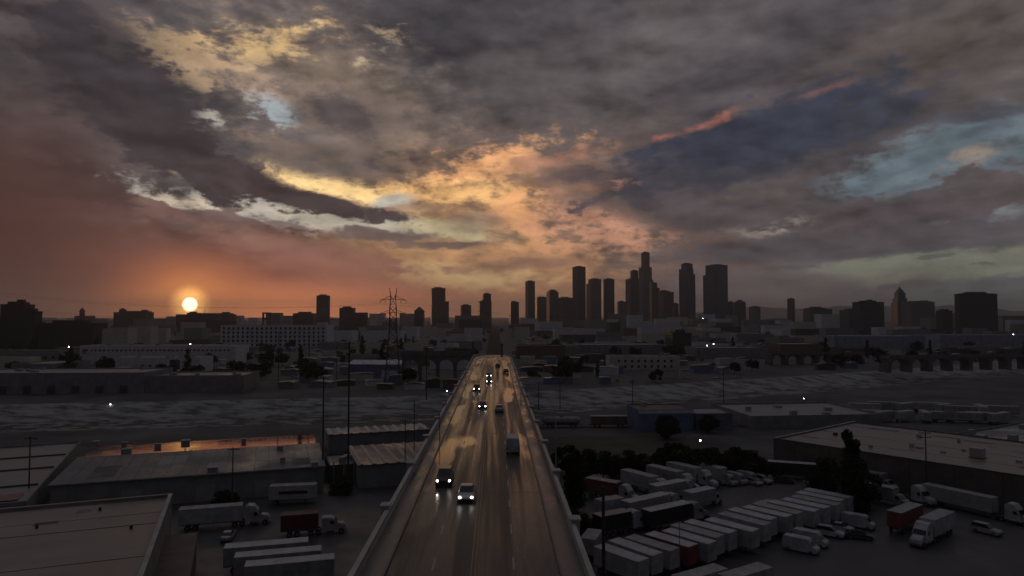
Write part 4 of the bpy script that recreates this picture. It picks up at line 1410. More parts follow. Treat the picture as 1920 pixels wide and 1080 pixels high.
def car(label, cat, loc, rz, paint, kind='sedan', lights=False, group=None):
    t = thing({'sedan': 'sedan', 'suv': 'suv', 'van': 'van'}[kind], label, cat, loc, rz, group)
    if kind == 'sedan':
        L, Wd = 4.7, 1.82
        body = [(-2.35, 0.35), (-2.38, 0.75), (-2.25, 0.98), (-1.5, 1.02), (0.9, 0.98), (1.9, 0.86), (2.3, 0.68), (2.36, 0.38), (1.9, 0.24), (-1.9, 0.24)]
        cabin = [(-1.75, 1.0), (-1.0, 1.42), (0.25, 1.45), (1.15, 0.97)]
        roof = [(-1.0, 1.40), (-0.9, 1.46), (0.15, 1.49), (0.3, 1.43)]
        zh = 0.68
    elif kind == 'suv':
        L, Wd = 4.8, 1.95
        body = [(-2.4, 0.42), (-2.42, 0.95), (-2.3, 1.15), (0.95, 1.12), (1.95, 1.04), (2.36, 0.86), (2.4, 0.45), (2.0, 0.3), (-2.0, 0.3)]
        cabin = [(-2.25, 1.13), (-2.05, 1.74), (0.2, 1.76), (1.05, 1.1)]
        roof = [(-2.08, 1.70), (-2.0, 1.79), (0.1, 1.81), (0.27, 1.72)]
        zh = 0.84
    else:
        L, Wd = 5.6, 2.05
        body = [(-2.8, 0.42), (-2.82, 1.2), (-2.72, 2.35), (-2.5, 2.45), (1.2, 2.45), (1.45, 2.35), (2.05, 1.35), (2.7, 1.12), (2.8, 0.95), (2.8, 0.45), (2.4, 0.3), (-2.4, 0.3)]
        cabin = None
        zh = 0.85
    y = Wd / 2
    MB().side(body, -y, y, 0.1 if kind != 'van' else 0.12, 0.9 if kind != 'van' else 1.4).build('body', paint, t)
    if cabin:
        MB().side(cabin, -y + 0.11, y - 0.11, 0.16, 1.2).build('window_glass', GLASS, t)
        MB().side(roof, -y + 0.26, y - 0.26).build('roof', paint, t)
    else:
        MB().add([(1.36, -y + 0.22, 2.28), (1.36, y - 0.22, 2.28), (2.08, y - 0.2, 1.42), (2.08, -y + 0.2, 1.42)], [(0, 1, 2, 3)]).build('windscreen', GLASS, t).location = (0.04, 0, 0.03)
        for s in (-1, 1):
            MB().box(0.55, 1.5, s * (y - 0.105) - 0.01, s * (y - 0.105) + 0.01, 1.5, 2.1, top=(0, 0.35, 0)).build('side_window', GLASS, t)
    wx = L / 2 - 0.95
    wheels(t, [(wx, -y + 0.1), (wx, y - 0.1), (-wx, -y + 0.1), (-wx, y - 0.1)], W_CAR)
    for s in (-1, 1):
        MB().ball((L / 2 - 0.06, s * (y - 0.25), zh), 0.14, 10, 6, 0.8).build('headlight', HEAD_ON if lights else WHITE, t)
        MB().box(-L / 2 - 0.02, -L / 2 + 0.05, s * (y - 0.22) - 0.14, s * (y - 0.22) + 0.14, zh, zh + 0.2).build('taillight', TAIL, t)
        MB().box(0.75, 0.95, s * (y + 0.02), s * (y + 0.2), zh + 0.28, zh + 0.42).build('mirror', paint, t) if False else None
    MB().box(L / 2 - 0.02, L / 2 + 0.06, -y + 0.15, y - 0.15, 0.3, 0.52).build('bumper', DARKP, t)
    return t


def trailer_parts(t, x0, x1, paint, roofp=None, h=4.0, stripe=None):
    b = MB().box(x0, x1, -1.28, 1.28, 1.15, h).build('cargo_box', paint, t)
    MB().box(x0 - 0.02, x1 + 0.02, -1.3, 1.3, h + 0.001, h + 0.05).build('box_roof', roofp or OFFWHITE, b)
    for s in (-1, 1):
        MB().box(x0 - 0.04, x0 - 0.002, min(s * 0.03, s * 1.25), max(s * 0.03, s * 1.25), 1.2, h - 0.08).build('rear_door', paint, b)
        MB().box(x0 + 0.01, x1 - 0.01, s * 1.281 - (0.03 if s < 0 else 0), s * 1.281 + (0.03 if s > 0 else 0), 1.12, 1.26).build('side_rail', STEEL, b)
    if stripe:
        for s in (-1, 1):
            MB().box(x0 + (x1 - x0) * 0.2, x0 + (x1 - x0) * 0.82, s * 1.285 - 0.005, s * 1.285 + 0.005, 2.3, 2.95).build('stripe', stripe, b)
    MB().box(x0 + 0.2, x1 - 0.2, -0.5, 0.5, 0.85, 1.149).build('chassis', DARKSTEEL, t)


def pup_trailer(label, loc, rz, paint, length=8.6, group=None, roofp=None, stripe=None):
    t = thing('box_trailer', label, 'trailer', loc, rz, group)
    trailer_parts(t, -length / 2, length / 2, paint, roofp, stripe=stripe)
    ax = [-length / 2 + 1.2] if length < 10 else [-length / 2 + 1.5, -length / 2 + 2.8]
    wheels(t, [(x, s * 1.08) for x in ax for s in (-1, 1)], W_TRUCK)
    for s in (-1, 1):
        MB().box(length / 2 - 2.3, length / 2 - 2.15, s * 0.8 - 0.07, s * 0.8 + 0.07, 0.02, 0.849).build('landing_leg', STEEL, t)
    return t


def tractor_parts(t, x, paint, high=True):
    """conventional cab whose back stands at x"""
    cab = [(x, 0.75), (x, 2.9 if not high else 3.5), (x + 0.5, 3.05 if not high else 3.85), (x + 1.6, 3.0 if not high else 3.7), (x + 2.3, 2.75), (x + 2.75, 1.95), (x + 2.85, 0.75)]
    c = MB().side(cab, -1.2, 1.2, 0.12, 2.6).build('cab', paint, t)
    MB().side([(x + 2.851, 0.75), (x + 2.851, 1.92), (x + 4.0, 1.72), (x + 4.3, 1.35), (x + 4.35, 0.7)], -0.95, 0.95, 0.12, 1.5).build('hood', paint, t)
    MB().add([(x + 2.28, -0.98, 2.72), (x + 2.28, 0.98, 2.72), (x + 2.74, 1.05, 2.0), (x + 2.74, -1.05, 2.0)], [(0, 1, 2, 3)]).build('windscreen', GLASS, c).location = (0.05, 0, 0.03)
    for s in (-1, 1):
        MB().box(x + 1.5, x + 2.3, s * 1.2 - 0.02, s * 1.2 + 0.02, 1.95, 2.55, top=(0, 0.25, 0)).build('side_window', GLASS, c)
        MB().ball((x + 4.22, s * 0.78, 1.05), 0.14, 8, 5).build('headlight', WHITE, t)
        MB().tube((x + 0.8, s * 1.05, 0.7), (x + 2.2, s * 1.05, 0.7), 0.3, n=10).build('fuel_tank', STEEL, t)
    MB().box(x + 4.3, x + 4.5, -1.15, 1.15, 0.4, 0.75).build('bumper', STEEL, t)
    MB().box(x - 2.6, x + 2.8, -0.45, 0.45, 0.7, 0.849).build('frame', DARKSTEEL, t)
    wheels(t, [(x + 3.5, -1.05), (x + 3.5, 1.05), (x - 0.6, -1.05), (x - 0.6, 1.05), (x - 1.9, -1.05), (x - 1.9, 1.05)], W_TRUCK)


def semi(label, loc, rz, paint, cabp, length=13.0, group=None, roofp=None, stripe=None, high=True):
    t = thing('semi_truck', label, 'truck', loc, rz, group)
    trailer_parts(t, -length / 2 - 1.5, length / 2 - 1.5, paint, roofp, stripe=stripe)
    wheels(t, [(-length / 2 + a, s * 1.08) for a in (0.0, 1.3) for s in (-1, 1)], W_TRUCK)
    tractor_parts(t, length / 2 - 0.9, cabp, high)
    return t


def box_truck(label, loc, rz, paint, cabp, length=6.5, group=None, roofp=None):
    t = thing('box_truck', label, 'truck', loc, rz, group)
    trailer_parts(t, -length / 2 - 1, length / 2 - 1, paint, roofp, h=3.7)
    x = length / 2 - 0.9
    c = MB().side([(x, 0.6), (x, 2.5), (x + 0.9, 2.5), (x + 1.5, 1.7), (x + 2.2, 1.5), (x + 2.3, 0.6)], -1.05, 1.05, 0.1, 1.9).build('cab', cabp, t)
    MB().add([(x + 0.92, -0.85, 2.42), (x + 0.92, 0.85, 2.42), (x + 1.48, 0.92, 1.74), (x + 1.48, -0.92, 1.74)], [(0, 1, 2, 3)]).build('windscreen', GLASS, c).location = (0.05, 0, 0.03)
    for s in (-1, 1):
        MB().box(x + 0.3, x + 1.1, s * 1.05 - 0.02, s * 1.05 + 0.02, 1.65, 2.25, top=(0, 0.2, 0)).build('side_window', GLASS, c)
        MB().ball((x + 2.25, s * 0.75, 1.0), 0.13, 8, 5).build('headlight', WHITE, t)
    wheels(t, [(x + 1.5, -0.95), (x + 1.5, 0.95), (-length / 2 + 0.6, -1.0), (-length / 2 + 0.6, 1.0)], W_TRUCK)
    return t


def bobtail(label, loc, rz, paint):
    t = thing('truck_tractor', label, 'truck', loc, rz)
    tractor_parts(t, -0.8, paint, True)
    return t


def P(x, y, z=0.006):
    return on_plane(x, y, z)


# ---- traffic on the bridge
HB = math.atan(BR_S)


def lane(px, py):
    """bridge deck point under a pixel"""
    p = on_plane(px, py, DECK)
    if p.y > V1 - 30:
        for _ in range(20):
            p = on_plane(px, py, deck_z(p.y))
    p.z = deck_z(p.y) + 0.003
    return p


AWAY, TOWARD = HB + R(90), HB - R(90)
car('black suv with lit headlights in the left lane of the bridge', 'suv', lane(834, 906), TOWARD, BLACKP, 'suv', True)
car('silver sedan with lit headlights, nearest car on the bridge', 'car', lane(875, 934), TOWARD, SILVER, 'sedan', True)
car('white van driving away in the right lanes of the bridge', 'van', lane(961, 846), AWAY, WHITE, 'van')
car('dark car with bright headlights halfway along the bridge', 'car', lane(905, 765), TOWARD, BLACKP, 'sedan', True)
car('grey car driving away halfway along the bridge', 'car', lane(936, 771), AWAY, SILVER, 'sedan')
car('dark car with lit headlights close to the left kerb far along the bridge', 'car', lane(894, 733), TOWARD, BLACKP, 'suv', True)
car('front one of the two cars with headlights following each other far along the bridge', 'car', lane(917, 718), TOWARD, BLACKP, 'sedan', True)
car('rear one of the two cars with headlights following each other far along the bridge', 'car', lane(917, 707), TOWARD, BLACKP, 'sedan', True)
car('small dark car driving away in the inner lane near the far end of the bridge', 'car', lane(933, 688), AWAY, BLACKP, 'sedan')
car('small dark car driving away by the right kerb near the far end of the bridge', 'car', lane(949, 699), AWAY, DARKP, 'sedan')

# ---- the long row of parked trailers, right of the bridge
RT = R(-50)
ordinals = ['first', 'second', 'third', 'fourth', 'fifth', 'sixth', 'seventh', 'eighth', 'ninth', 'tenth', 'eleventh', 'twelfth', 'thirteenth', 'fourteenth', 'fifteenth', 'sixteenth', 'last']
ux, uy = math.cos(RT), math.sin(RT)
paints = {1: WHITE, 4: REDP, 5: OFFWHITE, 7: REDP, 8: OFFWHITE}
rr = random.Random(3)
for k in range(1, 18):
    fx, fy = 22.0 + (k - 4) * 2.97, 114.0 + (k - 4) * 2.05
    if k >= 9:
        fx, fy = fx + 0.6, fy + 1.4
    fx += rr.uniform(-0.2, 0.2)
    sl = rr.uniform(-0.9, 0.7)
    fx, fy = fx + ux * sl, fy + uy * sl
    cx, cy = fx + ux * 4.3 + 0.8, fy + uy * 4.3 + 0.9
    nm = ['red-sided', 'pale', 'white'][0 if k in (4,) else (1 if k in (5, 8, 11) else 2)]
    pup_trailer('%s box trailer, %s of the long parked row counted from the bridge' % (nm, ordinals[k - 1]), (cx, cy, 0.006), RT + R(rr.uniform(-2.0, 2.0)), REDP if k == 4 else (OFFWHITE if k in (5, 8, 11) else WHITE), 8.6 + rr.uniform(-0.2, 0.5), 'row of parked trailers', roofp=WHITE if k % 3 else OFFWHITE)
GR = 'trucks parked behind the trailer row'
semi('white semi truck nose towards camera, leftmost of the back row by the hedge', P(1208, 922), R(-54), WHITE, WHITE, 9.5, GR)
semi('second white semi truck of the back row by the hedge', P(1256, 912), R(-54), OFFWHITE, WHITE, 9.5, GR)
semi('third white semi truck of the back row, bluish in the shade', P(1292, 905), R(-54), WHITE, WHITE, 9.0, GR)
pup_trailer('white trailer at the right end of the back row by the hedge', P(1328, 903), R(-54), WHITE, 9, GR)
semi('dark-sided semi truck with pale roof broadside behind the trailer row', P(1222, 968), R(35), GREYP, WHITE, 11.5, GR, roofp=WHITE)
semi('black-sided semi truck with pale roof just behind the trailer row', P(1262, 986), R(33), DARKP, OFFWHITE, 11.0, GR, roofp=WHITE)
box_truck('grey-blue box truck with white roof standing apart behind the trailer row', P(1318, 950), R(34), GREYP, WHITE, 7.5, GR, roofp=WHITE)
semi('white semi truck mostly hidden behind the broadside one', P(1262, 938), R(33), OFFWHITE, WHITE, 9.0, GR, roofp=WHITE)
semi('rusty red semi truck nearest the bridge on the right', P(1142, 936), R(-40), REDP, WHITE, 8.0, GR, roofp=OFFWHITE)
semi('flat brown-roofed truck parked beside the thick pole', P(1160, 1000), R(30), DARKP, WHITE, 7.0, GR, roofp=ROOF_PALE)
box_truck('small white truck between thick pole and bridge', P(1150, 968), R(30), WHITE, WHITE, 5.5, GR)
box_truck('small pale truck in the bottom corner beside the bridge', P(1112, 1040), R(70), OFFWHITE, WHITE, 5.5, GR)
for k, (x, y) in enumerate(((1344, 906), (1362, 908), (1381, 906), (1402, 904))):
    car('%s of the four pale vans parked in the shade of the hedge' % ['first', 'second', 'third', 'last'][k], 'van', P(x, y), R(-60), OFFWHITE, 'van', group='pale vans by the hedge')
pup_trailer('white-roofed trailer cut by the bottom edge below the red-sided one', (26.4, 97.5, 0.006), R(32), WHITE, 8.6)
pup_trailer('second white-roofed trailer cut by the bottom edge, right of the first', (33.0, 98.0, 0.006), R(32), OFFWHITE, 8.6)
for k, (x, y, kd) in enumerate(((1482, 1028, 'van'), (1500, 1016, 'van'), (1538, 1000, 'suv'), (1556, 990, 'sedan'), (1590, 984, 'van'))):
    car('white vehicle parked in front of the trailer row, %s from the left' % ['first', 'second', 'third', 'fourth', 'fifth'][k], kd if kd != 'sedan' else 'car', P(x, y) + Vector((1.2, -1.5, 0)), R(-40), WHITE, kd, group='white vehicles in front of the trailer row')
pup_trailer('red trailer with grey rear doors standing beside the white semi', P(1698, 992), R(38), REDP, 9.5, roofp=OFFWHITE)
semi('white semi truck nose towards camera in the lower right corner', P(1752, 1010), R(218), WHITE, WHITE, 9.0)
pup_trailer('long grey trailer along the wall of the large warehouse', P(1798, 956), R(-60), GREYP, 13.5)
box_truck('graffiti-streaked box truck under the tall dark tree', P(1652, 942), R(-58), GREYP, OFFWHITE, 8.5)
box_truck('white truck hidden behind the graffiti-streaked box truck', P(1640, 915), R(-58), OFFWHITE, WHITE, 7)
bobtail('white truck tractor without trailer between red trailer and long grey one', P(1722, 943), R(-70), WHITE)
bobtail('white truck tractor without trailer at the right edge', P(1898, 980), R(-60), WHITE)
pup_trailer('dark trailer with pale roof at the warehouse corner left of the tall tree', P(1490, 898), R(-20), DARKP, 12, roofp=WHITE)

for k, (x, y, an, kd, pt, lb) in enumerate(((1098, 992, 60, 'suv', DARKP, 'dark suv squeezed against the bridge foot'), (1118, 1010, 40, 'sedan', SILVER, 'silver car left of the thick wooden pole'), (1412, 908, -60, 'sedan', GREYP, 'grey car at the right end of the van line by the hedge'), (1430, 905, -60, 'suv', OFFWHITE, 'pale suv at the very end of the van line by the hedge'), (1440, 962, 30, 'van', GREYP, 'grey van alone on the open asphalt behind the trailer row'), (1610, 1010, -20, 'sedan', DARKP, 'black car between white vehicles and red trailer'), (1850, 1000, -60, 'suv', GREYP, 'grey suv right of the white semi in the corner'), (1470, 905, -25, 'sedan', DARKP, 'dark car before the trailer at the warehouse corner'), (1530, 925, -50, 'van', GREYP, 'grey van beside the bushy tree'))):
    car(lb, 'car' if kd == 'sedan' else kd, P(x, y), R(an), pt, kd)

# ---- yard on the left
semi('white semi truck with rounded cab parked along the long warehouse', P(412, 988), R(17), WHITE, WHITE, 11.0, stripe=None)
pup_trailer('white trailer with dark stripe backed against the long warehouse', P(550, 944), R(10), WHITE, 9.5, stripe=DARKP)
semi('dark red truck with grey cab facing the bridge on the left', P(578, 1002), R(15), pm('maroon_paint', (0.10, 0.03, 0.025), 0.5, 0.2, 0.5), GREYP, 6.5, roofp=WALL_BROWN, high=False)
for k in range(3):
    a = P(500 + k * 22, 1066 + k * 18, 0.006)
    pup_trailer('pale ribbed trailer roof at the bottom edge left of the bridge, %s of three' % ['farthest', 'middle', 'nearest'][k], a, R(15), OFFWHITE, 12.5, 'three trailers at the bottom edge', roofp=WHITE)
car('dark car parked beside the brown-roofed annex', 'car', P(428, 1010), R(100), SILVER, 'sedan')

# ---- trailers and trucks in the far yard on the right
rr = random.Random(8)
for k in range(16):
    x = 1625 + (k % 8) * 36 + rr.uniform(-6, 6)
    y = 772 + (k // 8) * 16 + (k % 8) * 1.0 + rr.uniform(-3, 3)
    p = P(x, y)
    pup_trailer('pale trailer in far yard behind the large warehouse, %s from left of %s line' % (ordinals[k % 8], 'front' if k > 7 else 'rear'), p, R(rr.choice((-20, -15, 70, 30))), rr.choice((WHITE, OFFWHITE, GREYP)), rr.uniform(8, 13), 'trailers in the far yard')
# ---- cars dotted over the lots beyond the river
rr = random.Random(21)
k = 0
while k < 46:
    x, y = rr.uniform(460, 1900), rr.uniform(655, 722)
    p = P(x, y)
    if p.y < far_edge_y(p.x) + 12 or abs(p.x + 0.0235 * p.y + 2) < 14:
        continue
    if any((p.x - a) ** 2 + (p.y - b) ** 2 < (r_ * 1.05) ** 2 for a, b, r_ in TAKEN):
        continue
    ci, kd = rr.randrange(4), rr.choice(('sedan', 'suv', 'van'))
    car('%s %s parked beyond the river %s' % (('white', 'silver', 'dark', 'pale')[ci], kd, zone(x)), {'sedan': 'car'}.get(kd, kd), p, R(rr.choice((0, 90, 180, 20))), (WHITE, SILVER, DARKP, OFFWHITE)[ci], kd, group='parked cars beyond the river')
    k += 1

# ---- freight cars on the near bank, right of the bridge
BED2 = pm('ballast', (0.05, 0.047, 0.043), 0.95, 0.3, 0.8)
tr0, tr1 = P(985, 802), P(1420, 800)
ta = math.atan2(tr1.y - tr0.y, tr1.x - tr0.x)
LT = (tr1 - tr0).length
q = MB()
dv = Vector((math.cos(ta), math.sin(ta), 0))
nv = Vector((-dv.y, dv.x, 0))
q.add([tr0 - nv * 2.2 + Vector((0, 0, .03)), tr1 - nv * 2.2 + Vector((0, 0, .03)), tr1 + nv * 2.2 + Vector((0, 0, .03)), tr0 + nv * 2.2 + Vector((0, 0, .03))], [(0, 1, 2, 3)])
tag(q.build('railway_bed', BED2), kind='structure')
for s in (-0.72, 0.72):
    q = MB()
    q.box(0, LT, s - 0.04, s + 0.04, 0.0, 0.16)
    tag(q.build('rail', STEEL, None, tr0 + Vector((0, 0, 0.03)), ta), kind='structure')


def freight(label, s, kind, paint):
    c = tr0 + dv * s
    t = thing('freight_car', label, 'freight car', (c.x, c.y, c.z + 0.19), ta)
    if kind == 'tank':
        q = MB().tube((-5.5, 0, 2.4), (5.5, 0, 2.4), 1.35, n=18)
        q.ball((-5.5, 0, 2.4), 1.34, 16, 8)
        q.ball((5.5, 0, 2.4), 1.34, 16, 8)
        q.build('tank', paint, t, smooth=True)
        MB().tube((0, 0, 3.7), (0, 0, 4.2), 0.5, n=12).build('hatch', STEEL, t)
    else:
        MB().box(-6.5, 6.5, -1.4, 1.4, 1.1, 3.9).build('body', paint, t)
        MB().side([(-6.6, 3.901), (6.6, 3.901), (6.6, 4.0), (-6.6, 4.0)], -1.5, 1.5).build('roof', OFFWHITE, t)
        MB().box(-1.2, 1.2, -1.46, -1.401, 1.2, 3.7).build('sliding_door', STEEL, t)
    MB().box(-7, 7, -0.6, 0.6, 0.8, 1.05).build('underframe', DARKSTEEL, t)
    for x in (-5, -3.4, 3.4, 5):
        for y in (-0.72, 0.72):
            MB().tube((x, y - 0.07, 0.44), (x, y + 0.07, 0.44), 0.44, n=12).build('wheel', STEEL, t)


freight('pale tank car beside the bridge on the right', 13, 'tank', OFFWHITE)
freight('boxcar behind the tank car on the near river bank', 30, 'box', WALL_BROWN)
freight('second boxcar on the near river bank, greyer than its neighbour', 46, 'box', GREYP)

# ------------------------------------------------------------------ trees and bushes
def crown_mesh(name, rnd, lobes, n, leaf, mat):
    q = MB()
    per = n // len(lobes)
    for (cx, cy, cz, r, sz) in lobes:
        for _ in range(per):
            d = Vector((rnd.gauss(0, 1), rnd.gauss(0, 1), rnd.gauss(0, 1))).normalized()
            rad = r * (0.25 + 0.95 * rnd.random() ** 0.7)
            p = Vector((cx + d.x * rad, cy + d.y * rad, cz + d.z * rad * sz))
            u = Vector((rnd.gauss(0, 1), rnd.gauss(0, 1), rnd.gauss(0, 0.6))).normalized() * leaf * rnd.uniform(0.6, 1.3)
            v = u.cross(Vector((rnd.gauss(0, 1), rnd.gauss(0, 1), rnd.gauss(0, 1)))).normalized() * leaf * rnd.uniform(0.4, 0.9)
            q.add([p - u, p - v, p + u, p + v], [(0, 1, 2, 3)])
    me = q.mesh(name)
    me.materials.append(mat)
    return me


def trunk_mesh(rnd, h, r, tips):
    q = MB()
    top = Vector((rnd.uniform(-.2, .2), rnd.uniform(-.2, .2), h))
    q.tube((0, 0, -0.2), top, r, r * 0.45, 7)
    for c in tips:
        a = Vector((0, 0, h * rnd.uniform(0.55, 0.95)))
        q.tube(a, Vector(c), r * 0.4, r * 0.12, 5)
    me = q.mesh('trunk')
    me.materials.append(BARK)
    return me


def tree_kind(seed, h, spread, tall, leaves, leaf, mat, low=0.3):
    rnd = random.Random(seed)
    lobes = []
    m = 26
    for i in range(m):
        f = i / (m - 1)
        a = rnd.uniform(0, 6.28)
        if tall:
            edge = spread * (1.0 - 0.6 * f ** 2.2)
            rr_ = edge * rnd.uniform(0.1, 0.75)
            lobes.append((rr_ * math.cos(a), rr_ * math.sin(a), h * (0.12 + 0.84 * f) + rnd.uniform(-.4, .4), edge * rnd.uniform(0.3, 0.55) + 0.25, rnd.uniform(0.8, 1.4)))
        else:
            rr_ = spread * math.sqrt(rnd.random()) * 0.85
            zt = low + (1.0 - low) * rnd.random() * (1 - 0.45 * (rr_ / spread) ** 2)
            lobes.append((rr_ * math.cos(a), rr_ * math.sin(a), h * zt * 0.92, spread * rnd.uniform(0.2, 0.36), rnd.uniform(0.55, 0.9)))
    return crown_mesh('crown', rnd, lobes, leaves, leaf, mat), trunk_mesh(rnd, h * 0.6, 0.03 * h, [(l[0] * 0.8, l[1] * 0.8, l[2]) for l in lobes[::4]])


def tree(label, cat, loc, meshes, s=1.0, rz=0.0, group=None, name='tree', sz=None):
    t = thing(name, label, cat, loc, rz, group)
    t.scale = (s, s, sz or s)
    put('crown', meshes[0], t)
    put('trunk', meshes[1], t)
    return t


T_TALL = tree_kind(2, 16, 3.0, True, 8000, 0.32, LEAF)
T_ROUND = tree_kind(4, 7, 3.8, False, 6000, 0.27, LEAF, 0.16)
T_BUSH = tree_kind(6, 5, 3.4, False, 5000, 0.25, LEAF2, 0.12)
T_FAR = [tree_kind(20 + i, 9, 4.5, False, 900, 0.7, LEAF if i % 2 else LEAF2) for i in range(4)]
T_FARTALL = tree_kind(31, 15, 2.2, True, 700, 0.6, LEAF)
tree('tall dark conifer-shaped tree in front of the large warehouse', 'tree', P(1598, 962), T_TALL, 1.0)
tree('dark bushy tree leaning on the left of the tall conifer-shaped one', 'tree', P(1556, 934), T_ROUND, 1.25, 1.0)
tree('dark tree right behind the tall conifer-shaped one', 'tree', P(1614, 948), T_ROUND, 1.1, 2.0)
tree('tall dark tree squeezed between bridge and red truck', 'tree', P(1080, 958), T_TALL, 0.75, 2.2)
tree('lower bush at the foot of the bridge on the right', 'tree', P(1072, 1000), T_BUSH, 1.1, 0.4)
rr = random.Random(14)
for k in range(17):
    x = 1062 + k * 23
    y = 893 - 0.006 * (x - 1062) + rr.uniform(-6, 8)
    tree('dark leafy tree in the dense hedge behind the truck yard, number %s from the bridge' % (ordinals[:16] + ['seventeenth'])[k], 'tree', P(x, y), (T_ROUND, T_BUSH)[k % 3 == 1], rr.uniform(0.8, 1.15), rr.uniform(0, 6), 'trees of the dense hedge')
tree('round dark bush by the pole in front of the long warehouse', 'bush', P(424, 948), T_BUSH, 0.75, 1.0)
tree('dark bush at the right end of the long warehouse', 'bush', P(640, 925), T_BUSH, 0.8, 3.0)
tree('small dark bush in front of the ribbed shed', 'bush', P(690, 908), T_BUSH, 0.6, 5.0)
tree('dark tree in front of the blue-walled warehouse', 'tree', P(1252, 822), T_ROUND, 1.1, 2.5)
tree('dark tree right of the blue-walled warehouse', 'tree', P(1330, 812), T_ROUND, 0.9, 0.5)
tree('round dark tree left of the white block beyond the river', 'tree', P(130, 696), T_FAR[1], 1.6)
tree('round dark tree touching the white block beyond the river', 'tree', P(200, 698), T_FAR[3], 1.35)
tree('dark tree right of the white block beyond the river', 'tree', P(392, 690), T_FAR[1], 1.3)
k = 0
rr = random.Random(77)
while k < 280:
    dep = 400 + 1500 * rr.random() ** 1.4
    x = rr.uniform(-20, 1940)
    p = at_depth(x, HOR, dep)
    p.z = 0
    if p.y < far_edge_y(p.x) + 8 or abs(p.x + 0.0235 * p.y + 2) < 15:
        continue
    if any((p.x - a) ** 2 + (p.y - b) ** 2 < (r_ * 0.8) ** 2 for a, b, r_ in TAKEN):
        continue
    tl = rr.random() < 0.15
    sc = rr.uniform(0.7, 1.4)
    tree('%s dark tree %s, %s' % ('slender' if tl else ('big bushy' if sc > 1.1 else 'small bushy'), zone(x), reach(dep)), 'tree', p, T_FARTALL if tl else rr.choice(T_FAR), sc, rr.uniform(0, 6), 'far trees ' + zone(x))
    k += 1

# ------------------------------------------------------------------ poles, pylon, lamps, wires
def pole(label, px, ytop, depth, r, arms=1, mat=WOOD, name='utility_pole', cat='pole', rz=0.0):
    p = at_depth(px, ytop, depth)
    t = thing(name, label, cat, (p.x, p.y, 0), rz)
    MB().tube((0, 0, -0.3), (0, 0, p.z), r, r * 0.7, 10).build('shaft', mat, t)
    for k in range(arms):
        z = p.z - 0.5 - k * 1.0
        a = MB().box(-1.3, 1.3, r * 0.7, r * 0.7 + 0.12, z - 0.07, z + 0.07).build('crossarm', mat, t)
        for x in (-1.15, -0.5, 0.5, 1.15):
            MB().tube((x, r * 0.7 + 0.06, z + 0.071), (x, r * 0.7 + 0.06, z + 0.25), 0.05, n=6).build('insulator', DARKP, a)
    return Vector((p.x, p.y, p.z))


tops = {}
tops['near'] = pole('thick wooden pole among the trucks close to the bridge on the right', 1131, 912, 84, 0.27, 1)
pole('thin light pole in front of the fifth parked trailer', 1274, 978, 98, 0.07, 0, STEEL, 'light_pole')
tops['r1'] = pole('wooden pole against the large warehouse roof on the right', 1735, 808, 152, 0.17, 2)
pole('pale green pole beside the bridge parapet on the right', 1042, 785, 150, 0.2, 1, CONCRETE)
tops['l1'] = pole('wooden pole before the skylight building at the left edge', 57, 818, 142, 0.17, 1)
tops['l2'] = pole('wooden pole above the semi truck on the left', 437, 838, 138, 0.15, 1)
tops['m1'] = pole('very tall steel pole at the end of the long warehouse', 655, 640, 160, 0.24, 2, DARKSTEEL)
tops['m2'] = pole('tall steel pole left of the tallest one by the long warehouse', 607, 706, 162, 0.22, 2, DARKSTEEL)
tops['m3'] = pole('pole rising from the ribbed shed by the bridge', 760, 786, 168, 0.15, 1)
tops['m4'] = pole('pole close to the left bridge parapet beyond the ribbed shed', 777, 748, 176, 0.14, 1)
for k, (x, y, d) in enumerate(((1010, 716, 292), (1050, 716, 296), (1186, 712, 306), (1356, 690, 300))):
    tops['t%d' % k] = pole('slim pole on the near river bank, %s to the right of the bridge' % ['first', 'second', 'third', 'fourth'][k], x, y, d, 0.2, 1, DARKSTEEL)
for k, (x, y, d) in enumerate(((523, 622, 420), (580, 628, 425), (632, 640, 430), (800, 650, 330))):
    tops['s%d' % k] = pole('slim dark mast beyond the river, %s counted from the white factory to the bridge' % ['first', 'second', 'third', 'fourth'][k], x, y, d, 0.28, 1, DARKSTEEL)
for k, (x, y) in enumerate(((887, 640), (941, 643))):
    p = at_depth(x, y, 420)
    t = thing('gateway_post', 'stone gateway post on the %s side of the far bridge end' % ['left', 'right'][k], 'post', (p.x, p.y, deck_z(420)))
    hh = p.z - deck_z(420)
    MB().box(-0.7, 0.7, -0.7, 0.7, -0.5, hh - 1).build('shaft', VIA, t)
    MB().box(-1.0, 1.0, -1.0, 1.0, hh - 1, hh - 0.5).box(-0.6, 0.6, -0.6, 0.6, hh - 0.499, hh, top=(0.5, 0.5, 0.5)).build('cap', VIA, t)
# kerbside lamp posts on the bridge, unlit
for k, (u, v) in enumerate(((-7.3, 112.0), (-7.3, 205.0), (7.3, 150.0), (7.3, 260.0))):
    b_ = br(u, v)
    t = thing('bridge_lamp_post', 'thin unlit lamp post on the %s kerb of the bridge, the %s one' % ('left' if u < 0 else 'right', 'near' if v < 180 else 'far'), 'lamp post', (b_.x, b_.y, b_.z + 0.16))
    MB().tube((0, 0, -0.05), (0, 0, 4.2), 0.07, 0.05).build('shaft', DARKSTEEL, t)
    MB().box(-0.12, 0.12, -0.25, 0.25, 4.2, 4.32).build('lantern', DARKSTEEL, t)

# lattice pylon
pb = at_depth(737, HOR, 400)
pylon = thing('transmission_pylon', 'tall lattice power pylon with two crossarms left of the bridge', 'pylon', (pb.x, pb.y, 0), R(6))
ZT = 45.0


def leg_half(z):
    return 4.6 - (4.6 - 1.9) * min(1, z / 34.0)


